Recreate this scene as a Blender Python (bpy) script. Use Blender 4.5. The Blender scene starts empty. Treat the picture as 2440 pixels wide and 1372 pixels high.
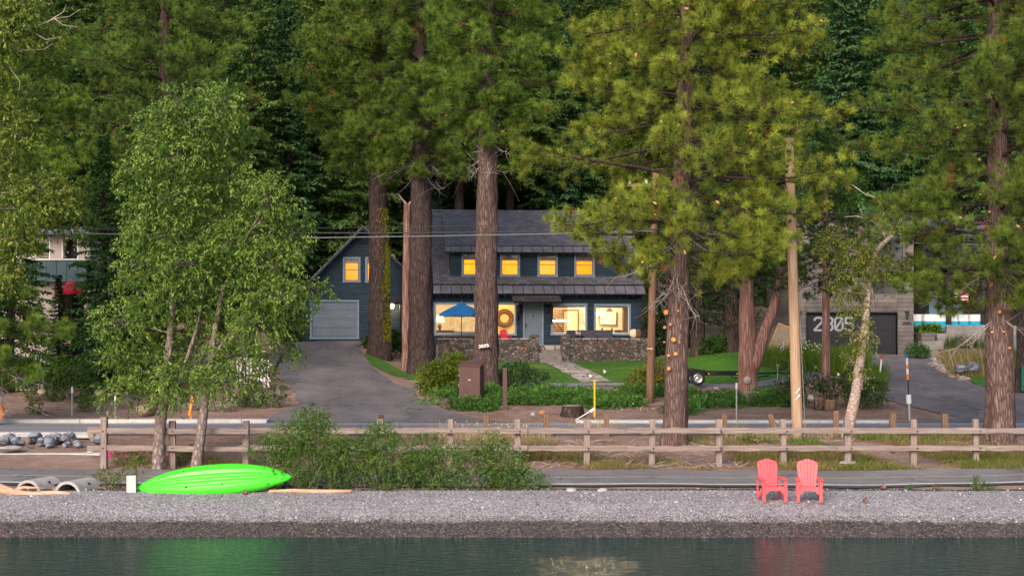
import bpy, math, random
import numpy as np
from mathutils import Vector, Matrix
S = bpy.context.scene
C = S.collection
R = math.radians

# ---------------------------------------------------------------- camera
CAMZ = 4.2
cd = bpy.data.cameras.new("camera"); cam = bpy.data.objects.new("camera", cd); C.objects.link(cam)
cam.location = (0, 0, CAMZ); cam.rotation_euler = (R(90), 0, 0)
cd.sensor_width = 36.0; cd.lens = 3300 / 2440 * 36; cd.shift_y = 124 / 2440
cd.clip_start = 0.5; cd.clip_end = 2000
S.camera = cam
# ---------------------------------------------------------------- light
SUN_EL, SUN_AZ = 30.0, 200.0          # soft glow from the lake side, behind the camera and to its left
w = bpy.data.worlds.new("World"); S.world = w; w.use_nodes = True
nt = w.node_tree; bg = nt.nodes["Background"]
sky = nt.nodes.new("ShaderNodeTexSky"); sky.sky_type = 'NISHITA'; sky.sun_disc = False
sky.sun_elevation = R(SUN_EL); sky.sun_rotation = R(SUN_AZ); sky.air_density = 1.0; sky.dust_density = 3.0; sky.ozone_density = 1.0
nt.links.new(sky.outputs[0], bg.inputs[0]); bg.inputs[1].default_value = 0.115
sd = bpy.data.lights.new("sun", 'SUN'); sun = bpy.data.objects.new("sun", sd); C.objects.link(sun)
sd.energy = 1.5; sd.angle = R(28); sd.color = (1.0, 0.86, 0.78)
_a, _e = R(SUN_AZ), R(SUN_EL)
_d = Vector((math.sin(_a) * math.cos(_e), math.cos(_a) * math.cos(_e), math.sin(_e)))
sun.rotation_euler = _d.to_track_quat('Z', 'Y').to_euler()
S.view_settings.view_transform = 'Standard'; S.view_settings.look = 'None'
S.view_settings.gamma = 1; S.view_settings.exposure = 1.07
S.cycles.max_bounces = 7; S.cycles.transparent_max_bounces = 12
S.cycles.diffuse_bounces = 3; S.cycles.glossy_bounces = 4; S.cycles.transmission_bounces = 4
S.cycles.sample_clamp_indirect = 4.0

# ---------------------------------------------------------------- measuring helpers
F = 3300.0
def PX(px, Y): return (px - 1220) / F * Y
def PZ(py, Y): return CAMZ + (810 - py) * Y / F

KY = [-400, 0, 25, 29.5, 30.4, 32, 33.5, 34, 37, 38.5, 42, 44, 45, 51.5, 53, 58, 62, 66, 67, 79, 84, 95, 120, 200, 400]
KZ = [-6, -2.2, -.9, 0, .237, .50, .565, .59, .669, .723, 1.05, 1.10, 1.10, 1.10, 1.15, 1.56, 1.94, 2.10, 2.15, 3.0, 3.6, 5.5, 11, 42, 130]
LY = [52, 60, 70, 82, 95, 120, 200, 400]; LZ = [1.12, 1.95, 2.98, 4.37, 6, 11, 42, 130]
RY = [52, 62, 73, 84, 95, 120, 200, 400]; RZ = [1.12, 2.13, 3.42, 4.1, 5.5, 11, 42, 130]
def sm(t):
    t = np.clip(t, 0, 1); return t * t * (3 - 2 * t)
def HT(x, y):
    x = np.asarray(x, float); y = np.asarray(y, float)
    b = np.interp(y, KY, KZ)
    l = np.where(y > 52, np.interp(y, LY, LZ), b); r = np.where(y > 52, np.interp(y, RY, RZ), b)
    wl = sm((-5.0 - x) / 3.5); wr = sm((x - (11 - 3.5 * sm((y - 68) / 5))) / 3.5)
    z = b * (1 - wl - wr) + l * wl + r * wr
    amp = np.interp(y, [29, 30, 33.8, 34, 37, 38, 43, 44.5, 52, 54, 90, 200], [.0, .012, .012, .0, .0, .03, .03, 0, 0, .035, .035, .6])
    n = np.sin(x * 1.7 + 1.3 * np.sin(y * .9)) * .5 + np.sin(y * 2.1 + x * .6 + 2) * .3 + np.sin(x * .37 + y * .21) * .6
    return z + amp * n
def hz(x, y): return float(HT(x, y))

# ---------------------------------------------------------------- objects
def tag(o, label=None, cat=None, group=None, kind=None):
    if label: o["label"] = label
    if cat: o["category"] = cat
    if group: o["group"] = group
    if kind: o["kind"] = kind
    return o
def empty(name, loc, label, cat, group=None, rz=0.0):
    o = bpy.data.objects.new(name, None); C.objects.link(o); o.location = loc; o.rotation_euler = (0, 0, rz)
    o.empty_display_size = .1
    return tag(o, label, cat, group)
def link(name, me, parent=None, loc=None):
    o = bpy.data.objects.new(name, me); C.objects.link(o)
    if parent: o.parent = parent
    if loc: o.location = loc
    return o
def copy_tree(o, parent=None):
    c = o.copy(); C.objects.link(c); c.parent = parent
    for ch in o.children: copy_tree(ch, c)
    return c

class MB:
    def __init__(s): s.v = []; s.f = []; s.sm = False
    def quad(s, a, b, c, d):
        n = len(s.v); s.v += [tuple(a), tuple(b), tuple(c), tuple(d)]; s.f.append((n, n + 1, n + 2, n + 3)); return s
    def poly(s, pts):
        n = len(s.v); s.v += [tuple(p) for p in pts]; s.f.append(tuple(range(n, n + len(pts)))); return s
    def box(s, x0, x1, y0, y1, z0, z1, M=None):
        n = len(s.v)
        p = [(x, y, z) for x in (x0, x1) for y in (y0, y1) for z in (z0, z1)]
        if M is not None: p = [tuple(M @ Vector(q)) for q in p]
        s.v += p
        s.f += [tuple(n + i for i in q) for q in ((0, 1, 3, 2), (4, 6, 7, 5), (0, 4, 5, 1), (2, 3, 7, 6), (0, 2, 6, 4), (1, 5, 7, 3))]
        return s
    def prism(s, pts, y0, y1, M=None):
        """pts = outline in (x,z), extruded along y"""
        n = len(s.v); k = len(pts)
        p = [(x, y0, z) for x, z in pts] + [(x, y1, z) for x, z in pts]
        if M is not None: p = [tuple(M @ Vector(q)) for q in p]
        s.v += p
        s.f.append(tuple(n + i for i in range(k))); s.f.append(tuple(n + 2 * k - 1 - i for i in range(k)))
        for i in range(k):
            j = (i + 1) % k; s.f.append((n + i, n + k + i, n + k + j, n + j))
        return s
    def tube(s, pts, rad, sides=8, cap=True):
        pts = [Vector(p) for p in pts]; n0 = len(s.v); k = len(pts)
        if not hasattr(rad, '__len__'): rad = [rad] * k
        ref = Vector((0, 0, 1))
        t0 = (pts[1] - pts[0]).normalized()
        if abs(t0.z) > .9: ref = Vector((1, 0, 0))
        u = t0.cross(ref).normalized()
        for i, p in enumerate(pts):
            t = (pts[min(i + 1, k - 1)] - pts[max(i - 1, 0)])
            t = t.normalized() if t.length > 1e-9 else t0
            u = (u - t * u.dot(t)).normalized(); w_ = t.cross(u)
            for j in range(sides):
                a = 2 * math.pi * j / sides
                s.v.append(tuple(p + (u * math.cos(a) + w_ * math.sin(a)) * rad[i]))
        for i in range(k - 1):
            for j in range(sides):
                a = n0 + i * sides + j; b = n0 + i * sides + (j + 1) % sides
                s.f.append((a, b, b + sides, a + sides))
        if cap:
            s.f.append(tuple(n0 + sides - 1 - j for j in range(sides)))
            s.f.append(tuple(n0 + (k - 1) * sides + j for j in range(sides)))
        return s
    def cyl(s, x, y, z0, z1, r, sides=12, r1=None): return s.tube([(x, y, z0), (x, y, z1)], [r, r if r1 is None else r1], sides)
    def lathe(s, prof, x=0, y=0, z=0, sides=16):
        n = len(s.v); k = len(prof)
        for r, h in prof:
            for j in range(sides):
                a = 2 * math.pi * j / sides; s.v.append((x + r * math.cos(a), y + r * math.sin(a), z + h))
        for i in range(k - 1):
            for j in range(sides):
                a = n + i * sides + j; b = n + i * sides + (j + 1) % sides; s.f.append((a, b, b + sides, a + sides))
        return s
    def xf(s, M, n0=0):
        for i in range(n0, len(s.v)): s.v[i] = tuple(M @ Vector(s.v[i]))
        return s
    def obj(s, name, mat, parent=None, smooth=False, loc=None, bevel=0):
        me = bpy.data.meshes.new(name); me.from_pydata(s.v, [], s.f); me.materials.append(mat)
        if smooth: me.polygons.foreach_set("use_smooth", [True] * len(me.polygons))
        me.update(); o = link(name, me, parent, loc)
        if bevel:
            b = o.modifiers.new("bevel", 'BEVEL'); b.width = bevel; b.segments = 2; b.limit_method = 'ANGLE'
        return o

def soup(name, V, T, cols, mat, parent=None):
    """triangle soup from numpy arrays, with a colour per vertex"""
    me = bpy.data.meshes.new(name); V = np.asarray(V, np.float32); T = np.asarray(T, np.int32)
    me.vertices.add(len(V)); me.vertices.foreach_set("co", V.ravel())
    me.loops.add(T.size); me.loops.foreach_set("vertex_index", T.ravel())
    me.polygons.add(len(T)); k = T.shape[1]
    me.polygons.foreach_set("loop_start", np.arange(0, T.size, k, dtype=np.int32))
    me.polygons.foreach_set("loop_total", np.full(len(T), k, np.int32))
    a = me.color_attributes.new("Col", 'FLOAT_COLOR', 'POINT')
    cc = np.ones((len(V), 4), np.float32); cc[:, :3] = cols; a.data.foreach_set("color", cc.ravel())
    me.materials.append(mat); me.update(calc_edges=True); me.validate()
    return link(name, me, parent)

# ---------------------------------------------------------------- materials
def newmat(name):
    m = bpy.data.materials.new(name); m.use_nodes = True; nt = m.node_tree
    return m, nt, nt.nodes["Principled BSDF"]
def N(nt, t, **kw):
    n = nt.nodes.new(t)
    for k, v in kw.items():
        if k in n.inputs: n.inputs[k].default_value = v
        else: setattr(n, k, v)
    return n
def col4(c): return (c[0], c[1], c[2], 1)
def ramp(nt, stops):
    r = nt.nodes.new("ShaderNodeValToRGB"); e = r.color_ramp.elements
    while len(e) < len(stops): e.new(.5)
    for i, (p, c) in enumerate(stops): e[i].position = p; e[i].color = col4(c)
    return r
def mapped(nt, scale=(1, 1, 1), rot=(0, 0, 0), coord="Object"):
    tc = nt.nodes.new("ShaderNodeTexCoord"); mp = nt.nodes.new("ShaderNodeMapping")
    mp.inputs["Scale"].default_value = scale; mp.inputs["Rotation"].default_value = rot
    nt.links.new(tc.outputs[coord], mp.inputs[0]); return mp
def plain(name, c, rough=.6, metal=0, spec=.5, emis=None, es=0):
    m, nt, b = newmat(name); b.inputs["Base Color"].default_value = col4(c); b.inputs["Roughness"].default_value = rough
    b.inputs["Metallic"].default_value = metal; b.inputs["Specular IOR Level"].default_value = spec
    if emis: b.inputs["Emission Color"].default_value = col4(emis); b.inputs["Emission Strength"].default_value = es
    return m
def noisy(name, stops, scale=5, stretch=(1, 1, 1), detail=6, rough=.8, bump=.2, bdist=.02, bscale=None, spec=.3, dist=0.0):
    """colour from layered noise through a ramp, with bump of its own scale"""
    m, nt, b = newmat(name); L = nt.links
    mp = mapped(nt, stretch)
    n1 = N(nt, "ShaderNodeTexNoise", Scale=scale, Detail=detail, Roughness=.65, Distortion=dist); L.new(mp.outputs[0], n1.inputs[0])
    r = ramp(nt, stops); L.new(n1.outputs["Fac"], r.inputs[0]); L.new(r.outputs[0], b.inputs["Base Color"])
    b.inputs["Roughness"].default_value = rough; b.inputs["Specular IOR Level"].default_value = spec
    if bump:
        n2 = N(nt, "ShaderNodeTexNoise", Scale=bscale or scale * 3, Detail=5, Roughness=.7); L.new(mp.outputs[0], n2.inputs[0])
        bp = N(nt, "ShaderNodeBump", Strength=bump, Distance=bdist); L.new(n2.outputs["Fac"], bp.inputs["Height"]); L.new(bp.outputs[0], b.inputs["Normal"])
    return m
def leafmat(name, trans=.35, rough=.55, spec=.35):
    m, nt, b = newmat(name); L = nt.links
    at = N(nt, "ShaderNodeAttribute", attribute_name="Col"); L.new(at.outputs["Color"], b.inputs["Base Color"])
    b.inputs["Roughness"].default_value = rough; b.inputs["Specular IOR Level"].default_value = spec
    tr = N(nt, "ShaderNodeBsdfTranslucent"); L.new(at.outputs["Color"], tr.inputs[0])
    mx = N(nt, "ShaderNodeMixShader"); mx.inputs[0].default_value = trans
    L.new(b.outputs[0], mx.inputs[1]); L.new(tr.outputs[0], mx.inputs[2]); L.new(mx.outputs[0], nt.nodes["Material Output"].inputs[0])
    return m
def brickmat(name, c1, c2, cm, bw, rh, mortar=.01, stretch=(1, 1, 1), rot=(0, 0, 0), rough=.8, bump=.6, noise=.25, offset=.5, bdist=.02, spec=.3, var=None):
    m, nt, b = newmat(name); L = nt.links
    mp = mapped(nt, stretch, rot)
    br = N(nt, "ShaderNodeTexBrick", Scale=1.0); br.offset = offset
    for k, v in (("Color1", c1), ("Color2", c2), ("Mortar", cm)): br.inputs[k].default_value = col4(v)
    br.inputs["Mortar Size"].default_value = mortar; br.inputs["Brick Width"].default_value = bw; br.inputs["Row Height"].default_value = rh
    br.inputs["Mortar Smooth"].default_value = .3; br.inputs["Bias"].default_value = 0
    L.new(mp.outputs[0], br.inputs[0])
    no = N(nt, "ShaderNodeTexNoise", Scale=1.3, Detail=6, Roughness=.7); L.new(mp.outputs[0], no.inputs[0])
    mx = N(nt, "ShaderNodeMix", data_type='RGBA', blend_type='OVERLAY'); mx.inputs[0].default_value = noise * 2
    L.new(br.outputs["Color"], mx.inputs[6]); L.new(no.outputs["Color" if var else "Fac"], mx.inputs[7]); L.new(mx.outputs[2], b.inputs["Base Color"])
    b.inputs["Roughness"].default_value = rough; b.inputs["Specular IOR Level"].default_value = spec
    bp = N(nt, "ShaderNodeBump", Strength=bump, Distance=bdist); bp.invert = True; L.new(br.outputs["Fac"], bp.inputs["Height"]); L.new(bp.outputs[0], b.inputs["Normal"])
    return m
def barkmat(name, dark, mid, light, scale=7, vs=.16, bump=1.0, bdist=.05):
    m, nt, b = newmat(name); L = nt.links
    mp = mapped(nt, (1, 1, vs))
    nz = N(nt, "ShaderNodeTexNoise", Scale=4, Detail=3); L.new(mp.outputs[0], nz.inputs[0])
    ad = N(nt, "ShaderNodeVectorMath", operation='MULTIPLY_ADD'); L.new(nz.outputs["Color"], ad.inputs[0]); ad.inputs[1].default_value = (.25, .25, .25); L.new(mp.outputs[0], ad.inputs[2])
    vo = N(nt, "ShaderNodeTexVoronoi", Scale=scale, feature='DISTANCE_TO_EDGE'); L.new(ad.outputs[0], vo.inputs[0])
    n2 = N(nt, "ShaderNodeTexNoise", Scale=scale * 3, Detail=8, Roughness=.75); L.new(mp.outputs[0], n2.inputs[0])
    mul = N(nt, "ShaderNodeMath", operation='MULTIPLY_ADD'); L.new(vo.outputs[0], mul.inputs[0]); mul.inputs[1].default_value = 1.1
    sc = N(nt, "ShaderNodeMath", operation='MULTIPLY'); L.new(n2.outputs["Fac"], sc.inputs[0]); sc.inputs[1].default_value = .75; L.new(sc.outputs[0], mul.inputs[2])
    r = ramp(nt, [(.2, dark), (.46, mid), (.8, light)]); L.new(mul.outputs[0], r.inputs[0]); L.new(r.outputs[0], b.inputs["Base Color"])
    b.inputs["Roughness"].default_value = .9; b.inputs["Specular IOR Level"].default_value = .15
    bp = N(nt, "ShaderNodeBump", Strength=bump, Distance=bdist); L.new(mul.outputs[0], bp.inputs["Height"]); L.new(bp.outputs[0], b.inputs["Normal"])
    return m

M = {}
M['needle'] = leafmat("pine_needles", .12, .6, .2)
M['fir'] = leafmat("fir_needles", .3, .7, .15)
M['leaf'] = leafmat("leaves", .32, .55, .25)
M['grass'] = leafmat("grass_blades", .35, .6, .3)
M['bark'] = barkmat("pine_bark", (.03, .019, .017), (.105, .068, .06), (.27, .185, .165), 15, .13)
M['bark_dark'] = barkmat("dark_bark", (.014, .010, .009), (.045, .031, .029), (.12, .083, .077), 13, .13)
M['bark_giant'] = barkmat("reddish_bark", (.025, .016, .014), (.085, .055, .049), (.22, .148, .132), 13, .13)
M['bark_red'] = barkmat("cedar_bark", (.06, .028, .022), (.20, .105, .085), (.36, .22, .185), 9, .08)
M['bark_grey'] = barkmat("grey_bark", (.04, .032, .03), (.17, .13, .118), (.36, .29, .265), 10, .5, .5)
M['bark_birch'] = barkmat("birch_bark", (.04, .03, .027), (.31, .235, .20), (.52, .42, .37), 6, 2.2, .5, .03)
M['dead'] = noisy("dead_wood", [(.3, (.25, .19, .16)), (.7, (.60, .50, .44))], 6, (1, 1, .3), rough=.8, bump=.3)
M['deadgrey'] = noisy("dead_twig", [(.3, (.20, .165, .16)), (.7, (.42, .36, .34))], 6, rough=.9, bump=0)
M['cone'] = noisy("pine_cone", [(.3, (.30, .14, .05)), (.7, (.62, .38, .16))], 30, rough=.7, bump=.4)
M['scar'] = noisy("cut_wood", [(.3, (.46, .18, .05)), (.7, (.62, .30, .10))], 14, rough=.7, bump=.3)
# ---------------------------------------------------------------- ground
def grid(name, xs, ys, mat, off=0.0, zf=None):
    X, Yg = np.meshgrid(xs, ys); Z = (HT(X, Yg) if zf is None else zf(X, Yg)) + off
    return gridmesh(name, X, Yg, Z, mat)
def gridmesh(name, X, Yg, Z, mat):
    V = np.stack([X, Yg, Z], -1).reshape(-1, 3); ny, nx = X.shape
    i = np.arange(ny - 1)[:, None] * nx + np.arange(nx - 1)[None, :]
    T = np.stack([i, i + 1, i + nx + 1, i + nx], -1).reshape(-1, 4)
    me = bpy.data.meshes.new(name); me.from_pydata(V.tolist(), [], T.tolist()); me.materials.append(mat)
    me.polygons.foreach_set("use_smooth", [True] * len(me.polygons)); me.update()
    o = link(name, me); tag(o, kind="structure"); return o
def strip(name, ys, xl, xr, mat, off=.03, n=30):
    """sheet between two edge curves given as functions of distance"""
    ys = np.asarray(ys, float); a = np.array([xl(y) for y in ys]); b = np.array([xr(y) for y in ys])
    t = np.linspace(0, 1, n)[None, :]; X = a[:, None] * (1 - t) + b[:, None] * t; Yg = np.repeat(ys[:, None], n, 1)
    return gridmesh(name, X, Yg, HT(X, Yg) + off, mat)
def curve(pairs):
    """(px, py-or-Y) pairs: x at distance Y, with a small wobble"""
    ys = [p[1] for p in pairs]; xs = [PX(p[0], p[1]) for p in pairs]
    return lambda y: float(np.interp(y, ys, xs)) + .06 * math.sin(y * 3.1) + .04 * math.sin(y * 7.7)

def gravelmat():
    m, nt, b = newmat("shore_gravel"); L = nt.links
    mp = mapped(nt)
    v1 = N(nt, "ShaderNodeTexVoronoi", Scale=24.0); L.new(mp.outputs[0], v1.inputs[0])
    v2 = N(nt, "ShaderNodeTexVoronoi", Scale=52.0); L.new(mp.outputs[0], v2.inputs[0])
    sx = N(nt, "ShaderNodeSeparateColor"); L.new(v1.outputs["Color"], sx.inputs[0])
    s2 = N(nt, "ShaderNodeSeparateColor"); L.new(v2.outputs["Color"], s2.inputs[0])
    av = N(nt, "ShaderNodeMath", operation='ADD'); L.new(sx.outputs[0], av.inputs[0]); L.new(s2.outputs[0], av.inputs[1])
    hf = N(nt, "ShaderNodeMath", operation='MULTIPLY'); hf.inputs[1].default_value = .5; L.new(av.outputs[0], hf.inputs[0])
    dry = ramp(nt, [(.08, (.09, .082, .086)), (.35, (.21, .195, .203)), (.6, (.33, .31, .32)), (.88, (.62, .59, .59))]); L.new(hf.outputs[0], dry.inputs[0])
    wet = ramp(nt, [(.05, (.018, .015, .016)), (.45, (.06, .05, .05)), (.72, (.115, .096, .096)), (.86, (.30, .23, .18)), (.95, (.42, .34, .28))]); L.new(hf.outputs[0], wet.inputs[0])
    sp = N(nt, "ShaderNodeSeparateXYZ"); L.new(mp.outputs[0], sp.inputs[0])
    no = N(nt, "ShaderNodeTexNoise", Scale=1.2, Detail=8, Roughness=.75); L.new(mp.outputs[0], no.inputs[0])
    ma = N(nt, "ShaderNodeMath", operation='MULTIPLY_ADD'); L.new(no.outputs["Fac"], ma.inputs[0]); ma.inputs[1].default_value = .8; L.new(sp.outputs[1], ma.inputs[2])
    mr = N(nt, "ShaderNodeMapRange"); L.new(ma.outputs[0], mr.inputs[0]); mr.inputs[1].default_value = 30.70; mr.inputs[2].default_value = 30.86
    mx = N(nt, "ShaderNodeMix", data_type='RGBA'); L.new(mr.outputs[0], mx.inputs[0]); L.new(wet.outputs[0], mx.inputs[6]); L.new(dry.outputs[0], mx.inputs[7])
    # broad patches of finer and darker stone
    n3 = N(nt, "ShaderNodeTexNoise", Scale=.9, Detail=4); L.new(mp.outputs[0], n3.inputs[0])
    r3 = ramp(nt, [(.3, (.78, .77, .80)), (.7, (1.0, 1.0, 1.0))]); L.new(n3.outputs["Fac"], r3.inputs[0])
    m2 = N(nt, "ShaderNodeMix", data_type='RGBA', blend_type='MULTIPLY'); m2.inputs[0].default_value = 1; L.new(mx.outputs[2], m2.inputs[6]); L.new(r3.outputs[0], m2.inputs[7])
    L.new(m2.outputs[2], b.inputs["Base Color"])
    rr = N(nt, "ShaderNodeMapRange"); L.new(mr.outputs[0], rr.inputs[0]); rr.inputs[3].default_value = .45; rr.inputs[4].default_value = .85; L.new(rr.outputs[0], b.inputs["Roughness"])
    b.inputs["Specular IOR Level"].default_value = .25
    bp = N(nt, "ShaderNodeBump", Strength=.8, Distance=.02); bp.invert = True; L.new(v1.outputs["Distance"], bp.inputs["Height"]); L.new(bp.outputs[0], b.inputs["Normal"])
    return m
M['gravel'] = gravelmat()
def dirtmat(name, a, b_, c, straw):
    m, nt, b = newmat(name); L = nt.links; mp = mapped(nt)
    n1 = N(nt, "ShaderNodeTexNoise", Scale=.8, Detail=10, Roughness=.72); L.new(mp.outputs[0], n1.inputs[0])
    r = ramp(nt, [(.3, a), (.5, b_), (.7, c)]); L.new(n1.outputs["Fac"], r.inputs[0])
    n2 = N(nt, "ShaderNodeTexNoise", Scale=26, Detail=6, Roughness=.8); L.new(mp.outputs[0], n2.inputs[0])
    r2 = ramp(nt, [(.56, (0, 0, 0)), (.64, (1, 1, 1))]); L.new(n2.outputs["Fac"], r2.inputs[0])
    mx = N(nt, "ShaderNodeMix", data_type='RGBA'); L.new(r2.outputs[0], mx.inputs[0]); L.new(r.outputs[0], mx.inputs[6]); mx.inputs[7].default_value = col4(straw)
    L.new(mx.outputs[2], b.inputs["Base Color"]); b.inputs["Roughness"].default_value = .95; b.inputs["Specular IOR Level"].default_value = .1
    bp = N(nt, "ShaderNodeBump", Strength=.6, Distance=.04); L.new(n2.outputs["Fac"], bp.inputs["Height"]); L.new(bp.outputs[0], b.inputs["Normal"])
    return m
M['dirt'] = dirtmat("needle_litter", (.15, .092, .070), (.26, .175, .14), (.36, .26, .215), (.48, .34, .25))
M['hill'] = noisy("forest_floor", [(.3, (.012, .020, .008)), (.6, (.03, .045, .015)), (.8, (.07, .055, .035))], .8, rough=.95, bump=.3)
def asphaltmat(name, a, b_, c, crack=.35, st=(1, 1, 1)):
    m, nt, b = newmat(name); L = nt.links; mp = mapped(nt, st)
    n1 = N(nt, "ShaderNodeTexNoise", Scale=.5, Detail=9, Roughness=.7); L.new(mp.outputs[0], n1.inputs[0])
    r = ramp(nt, [(.3, a), (.5, b_), (.68, c)]); L.new(n1.outputs["Fac"], r.inputs[0])
    n2 = N(nt, "ShaderNodeTexNoise", Scale=45, Detail=3, Roughness=.8); L.new(mp.outputs[0], n2.inputs[0])
    r2 = ramp(nt, [(.3, (.6, .6, .6)), (.7, (1.35, 1.33, 1.3))]); L.new(n2.outputs["Fac"], r2.inputs[0])
    nz = N(nt, "ShaderNodeTexNoise", Scale=1.5, Detail=5); L.new(mp.outputs[0], nz.inputs[0])
    ad = N(nt, "ShaderNodeVectorMath", operation='MULTIPLY_ADD'); L.new(nz.outputs["Color"], ad.inputs[0]); ad.inputs[1].default_value = (1.6, 1.6, 1.6); L.new(mp.outputs[0], ad.inputs[2])
    v = N(nt, "ShaderNodeTexVoronoi", Scale=crack, feature='DISTANCE_TO_EDGE'); L.new(ad.outputs[0], v.inputs[0])
    r3 = ramp(nt, [(.004, (.6, .58, .58)), (.012, (1, 1, 1))]); L.new(v.outputs[0], r3.inputs[0])
    o1 = N(nt, "ShaderNodeMix", data_type='RGBA', blend_type='MULTIPLY'); o1.inputs[0].default_value = 1; L.new(r.outputs[0], o1.inputs[6]); L.new(r2.outputs[0], o1.inputs[7])
    o2 = N(nt, "ShaderNodeMix", data_type='RGBA', blend_type='MULTIPLY'); o2.inputs[0].default_value = 1; L.new(o1.outputs[2], o2.inputs[6]); L.new(r3.outputs[0], o2.inputs[7])
    n4 = N(nt, "ShaderNodeTexNoise", Scale=11, Detail=5, Roughness=.8); L.new(mp.outputs[0], n4.inputs[0]); r4 = ramp(nt, [(.66, (0, 0, 0)), (.70, (1, 1, 1))]); L.new(n4.outputs["Fac"], r4.inputs[0])
    o3 = N(nt, "ShaderNodeMix", data_type='RGBA'); L.new(r4.outputs[0], o3.inputs[0]); L.new(o2.outputs[2], o3.inputs[6]); o3.inputs[7].default_value = (.25, .185, .145, 1)
    L.new(o3.outputs[2], b.inputs["Base Color"]); b.inputs["Roughness"].default_value = .9; b.inputs["Specular IOR Level"].default_value = .25
    bp = N(nt, "ShaderNodeBump", Strength=.4, Distance=.01); L.new(n2.outputs["Fac"], bp.inputs["Height"]); L.new(bp.outputs[0], b.inputs["Normal"]); return m
M['asphalt'] = asphaltmat("driveway_asphalt", (.105, .094, .097), (.155, .14, .144), (.215, .195, .197), .3, (1, .55, 1))
M['road'] = noisy("road_asphalt", [(.3, (.16, .155, .17)), (.7, (.24, .235, .25))], 1.5, (.3, 1, 1), 8, .9, .2, .01, 60)
M['path'] = asphaltmat("bike_path_asphalt", (.14, .132, .138), (.18, .172, .178), (.235, .225, .23), .22)
M['concrete'] = noisy("pale_concrete", [(.3, (.38, .36, .35)), (.7, (.58, .55, .53))], 3, rough=.85, bump=.2)
M['lawn'] = noisy("mown_lawn", [(.25, (.035, .10, .010)), (.5, (.055, .16, .014)), (.8, (.10, .21, .03))], .9, (1, .5, 1), 12, .8, .8, .05, 30)
M['whiteline'] = noisy("worn_white_paint", [(.3, (.55, .55, .55)), (.5, (.82, .82, .82))], 6, rough=.6, bump=0)
M['yellowline'] = noisy("worn_yellow_paint", [(.35, (.30, .24, .13)), (.55, (.62, .50, .22))], 5, rough=.7, bump=0)

xs = np.arange(-62, 62.01, .4)
grid("beach", np.arange(-80, 80.1, .4), np.concatenate([[-60, -20, 0, 15, 22], np.arange(26, 33.75, .25)]), M['gravel'])
grid("ground", xs, np.concatenate([[33.75, 34, 34.25], np.arange(34.5, 100.01, .5)]), M['dirt'])
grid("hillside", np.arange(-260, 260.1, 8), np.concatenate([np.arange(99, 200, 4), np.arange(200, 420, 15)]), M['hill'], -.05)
# water
def watermat():
    m, nt, b = newmat("lake_water"); L = nt.links
    b.inputs["Base Color"].default_value = (.001, .034, .029, 1); b.inputs["Roughness"].default_value = .03; b.inputs["IOR"].default_value = 1.333
    b.inputs["Specular IOR Level"].default_value = .5
    mp = mapped(nt, (1, 1.5, 1))
    n1 = N(nt, "ShaderNodeTexNoise", Scale=3.0, Detail=5, Roughness=.55, Distortion=.4); L.new(mp.outputs[0], n1.inputs[0])
    n2 = N(nt, "ShaderNodeTexNoise", Scale=9, Detail=3, Roughness=.6); L.new(mp.outputs[0], n2.inputs[0])
    a = N(nt, "ShaderNodeMath", operation='MULTIPLY_ADD'); L.new(n2.outputs["Fac"], a.inputs[0]); a.inputs[1].default_value = .34; L.new(n1.outputs["Fac"], a.inputs[2])
    bp = N(nt, "ShaderNodeBump", Strength=1.0, Distance=.030); L.new(a.outputs[0], bp.inputs["Height"]); L.new(bp.outputs[0], b.inputs["Normal"])
    return m
M['water'] = watermat()
X, Yg = np.meshgrid(np.array([-300, -60, 60, 300.]), np.array([-500, -50, 0, 20, 29.7])); gridmesh("lake_water", X, Yg, X * 0, M['water'])

# bike path, its paint and its broken edge
def pn(x): return 34.05 + .10 * math.sin(x * .55) + .05 * math.sin(x * 1.9 + 1) + max(0, x - 9) * .11 + max(0, -x - 8) * .10
def along(name, xs, y0, y1, mat, off, n=8, crown=0):
    xs = np.asarray(xs, float); a = np.array([y0(x) for x in xs]); b = np.array([y1(x) for x in xs]); t = np.linspace(0, 1, n)[None, :]
    Yg = a[:, None] * (1 - t) + b[:, None] * t; X = np.repeat(xs[:, None], n, 1)
    return gridmesh(name, X.T[:, :], Yg.T, (HT(X, Yg) + off).T, mat)
bx_ = np.arange(-40, 40.1, .25)
along("bike_path", bx_, lambda x: pn(x), lambda x: pn(x) + 3.0, M['path'], .045)
along("path_verge", bx_, lambda x: pn(x) - .16 - .05 * math.sin(x * 4), lambda x: pn(x) + .01, noisy("crumbled_asphalt", [(.3, (.05, .046, .05)), (.7, (.12, .11, .115))], 8, bump=.8, rough=.95), .035, 3)
along("white_line", bx_, lambda x: pn(x) + .12, lambda x: pn(x) + .22, M['whiteline'], .05, 3)
along("yellow_line", bx_, lambda x: pn(x) + 1.46, lambda x: pn(x) + 1.53, M['yellowline'], .05, 3)
# road
flat = np.arange(-60, 60.1, 1.0)
along("road", flat, lambda x: 45.2, lambda x: 51.3, M['road'], .03, 4)
along("road_line", flat, lambda x: 50.75, lambda x: 50.9, M['whiteline'], .034, 2)
along("road_edge_line", flat, lambda x: 45.5, lambda x: 45.62, M['whiteline'], .034, 2)
def kerb(name, x0, x1, y0, y1, h):
    m = MB()
    x = x0
    while x < x1:
        m.box(x, min(x + 2.98, x1), y0, y1, 1.0, 1.10 + h); x += 3.0
    return tag(m.obj(name, M['concrete'], bevel=.01), kind="structure")
kerb("kerb", -58, PX(640, 51.7), 51.3, 52.0, .16)
kerb("kerb", PX(1372, 51.7), PX(2120, 51.7), 51.3, 51.9, .13)
kerb("kerb", -58, PX(222, 44.5), 44.6, 45.15, .12)
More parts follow.
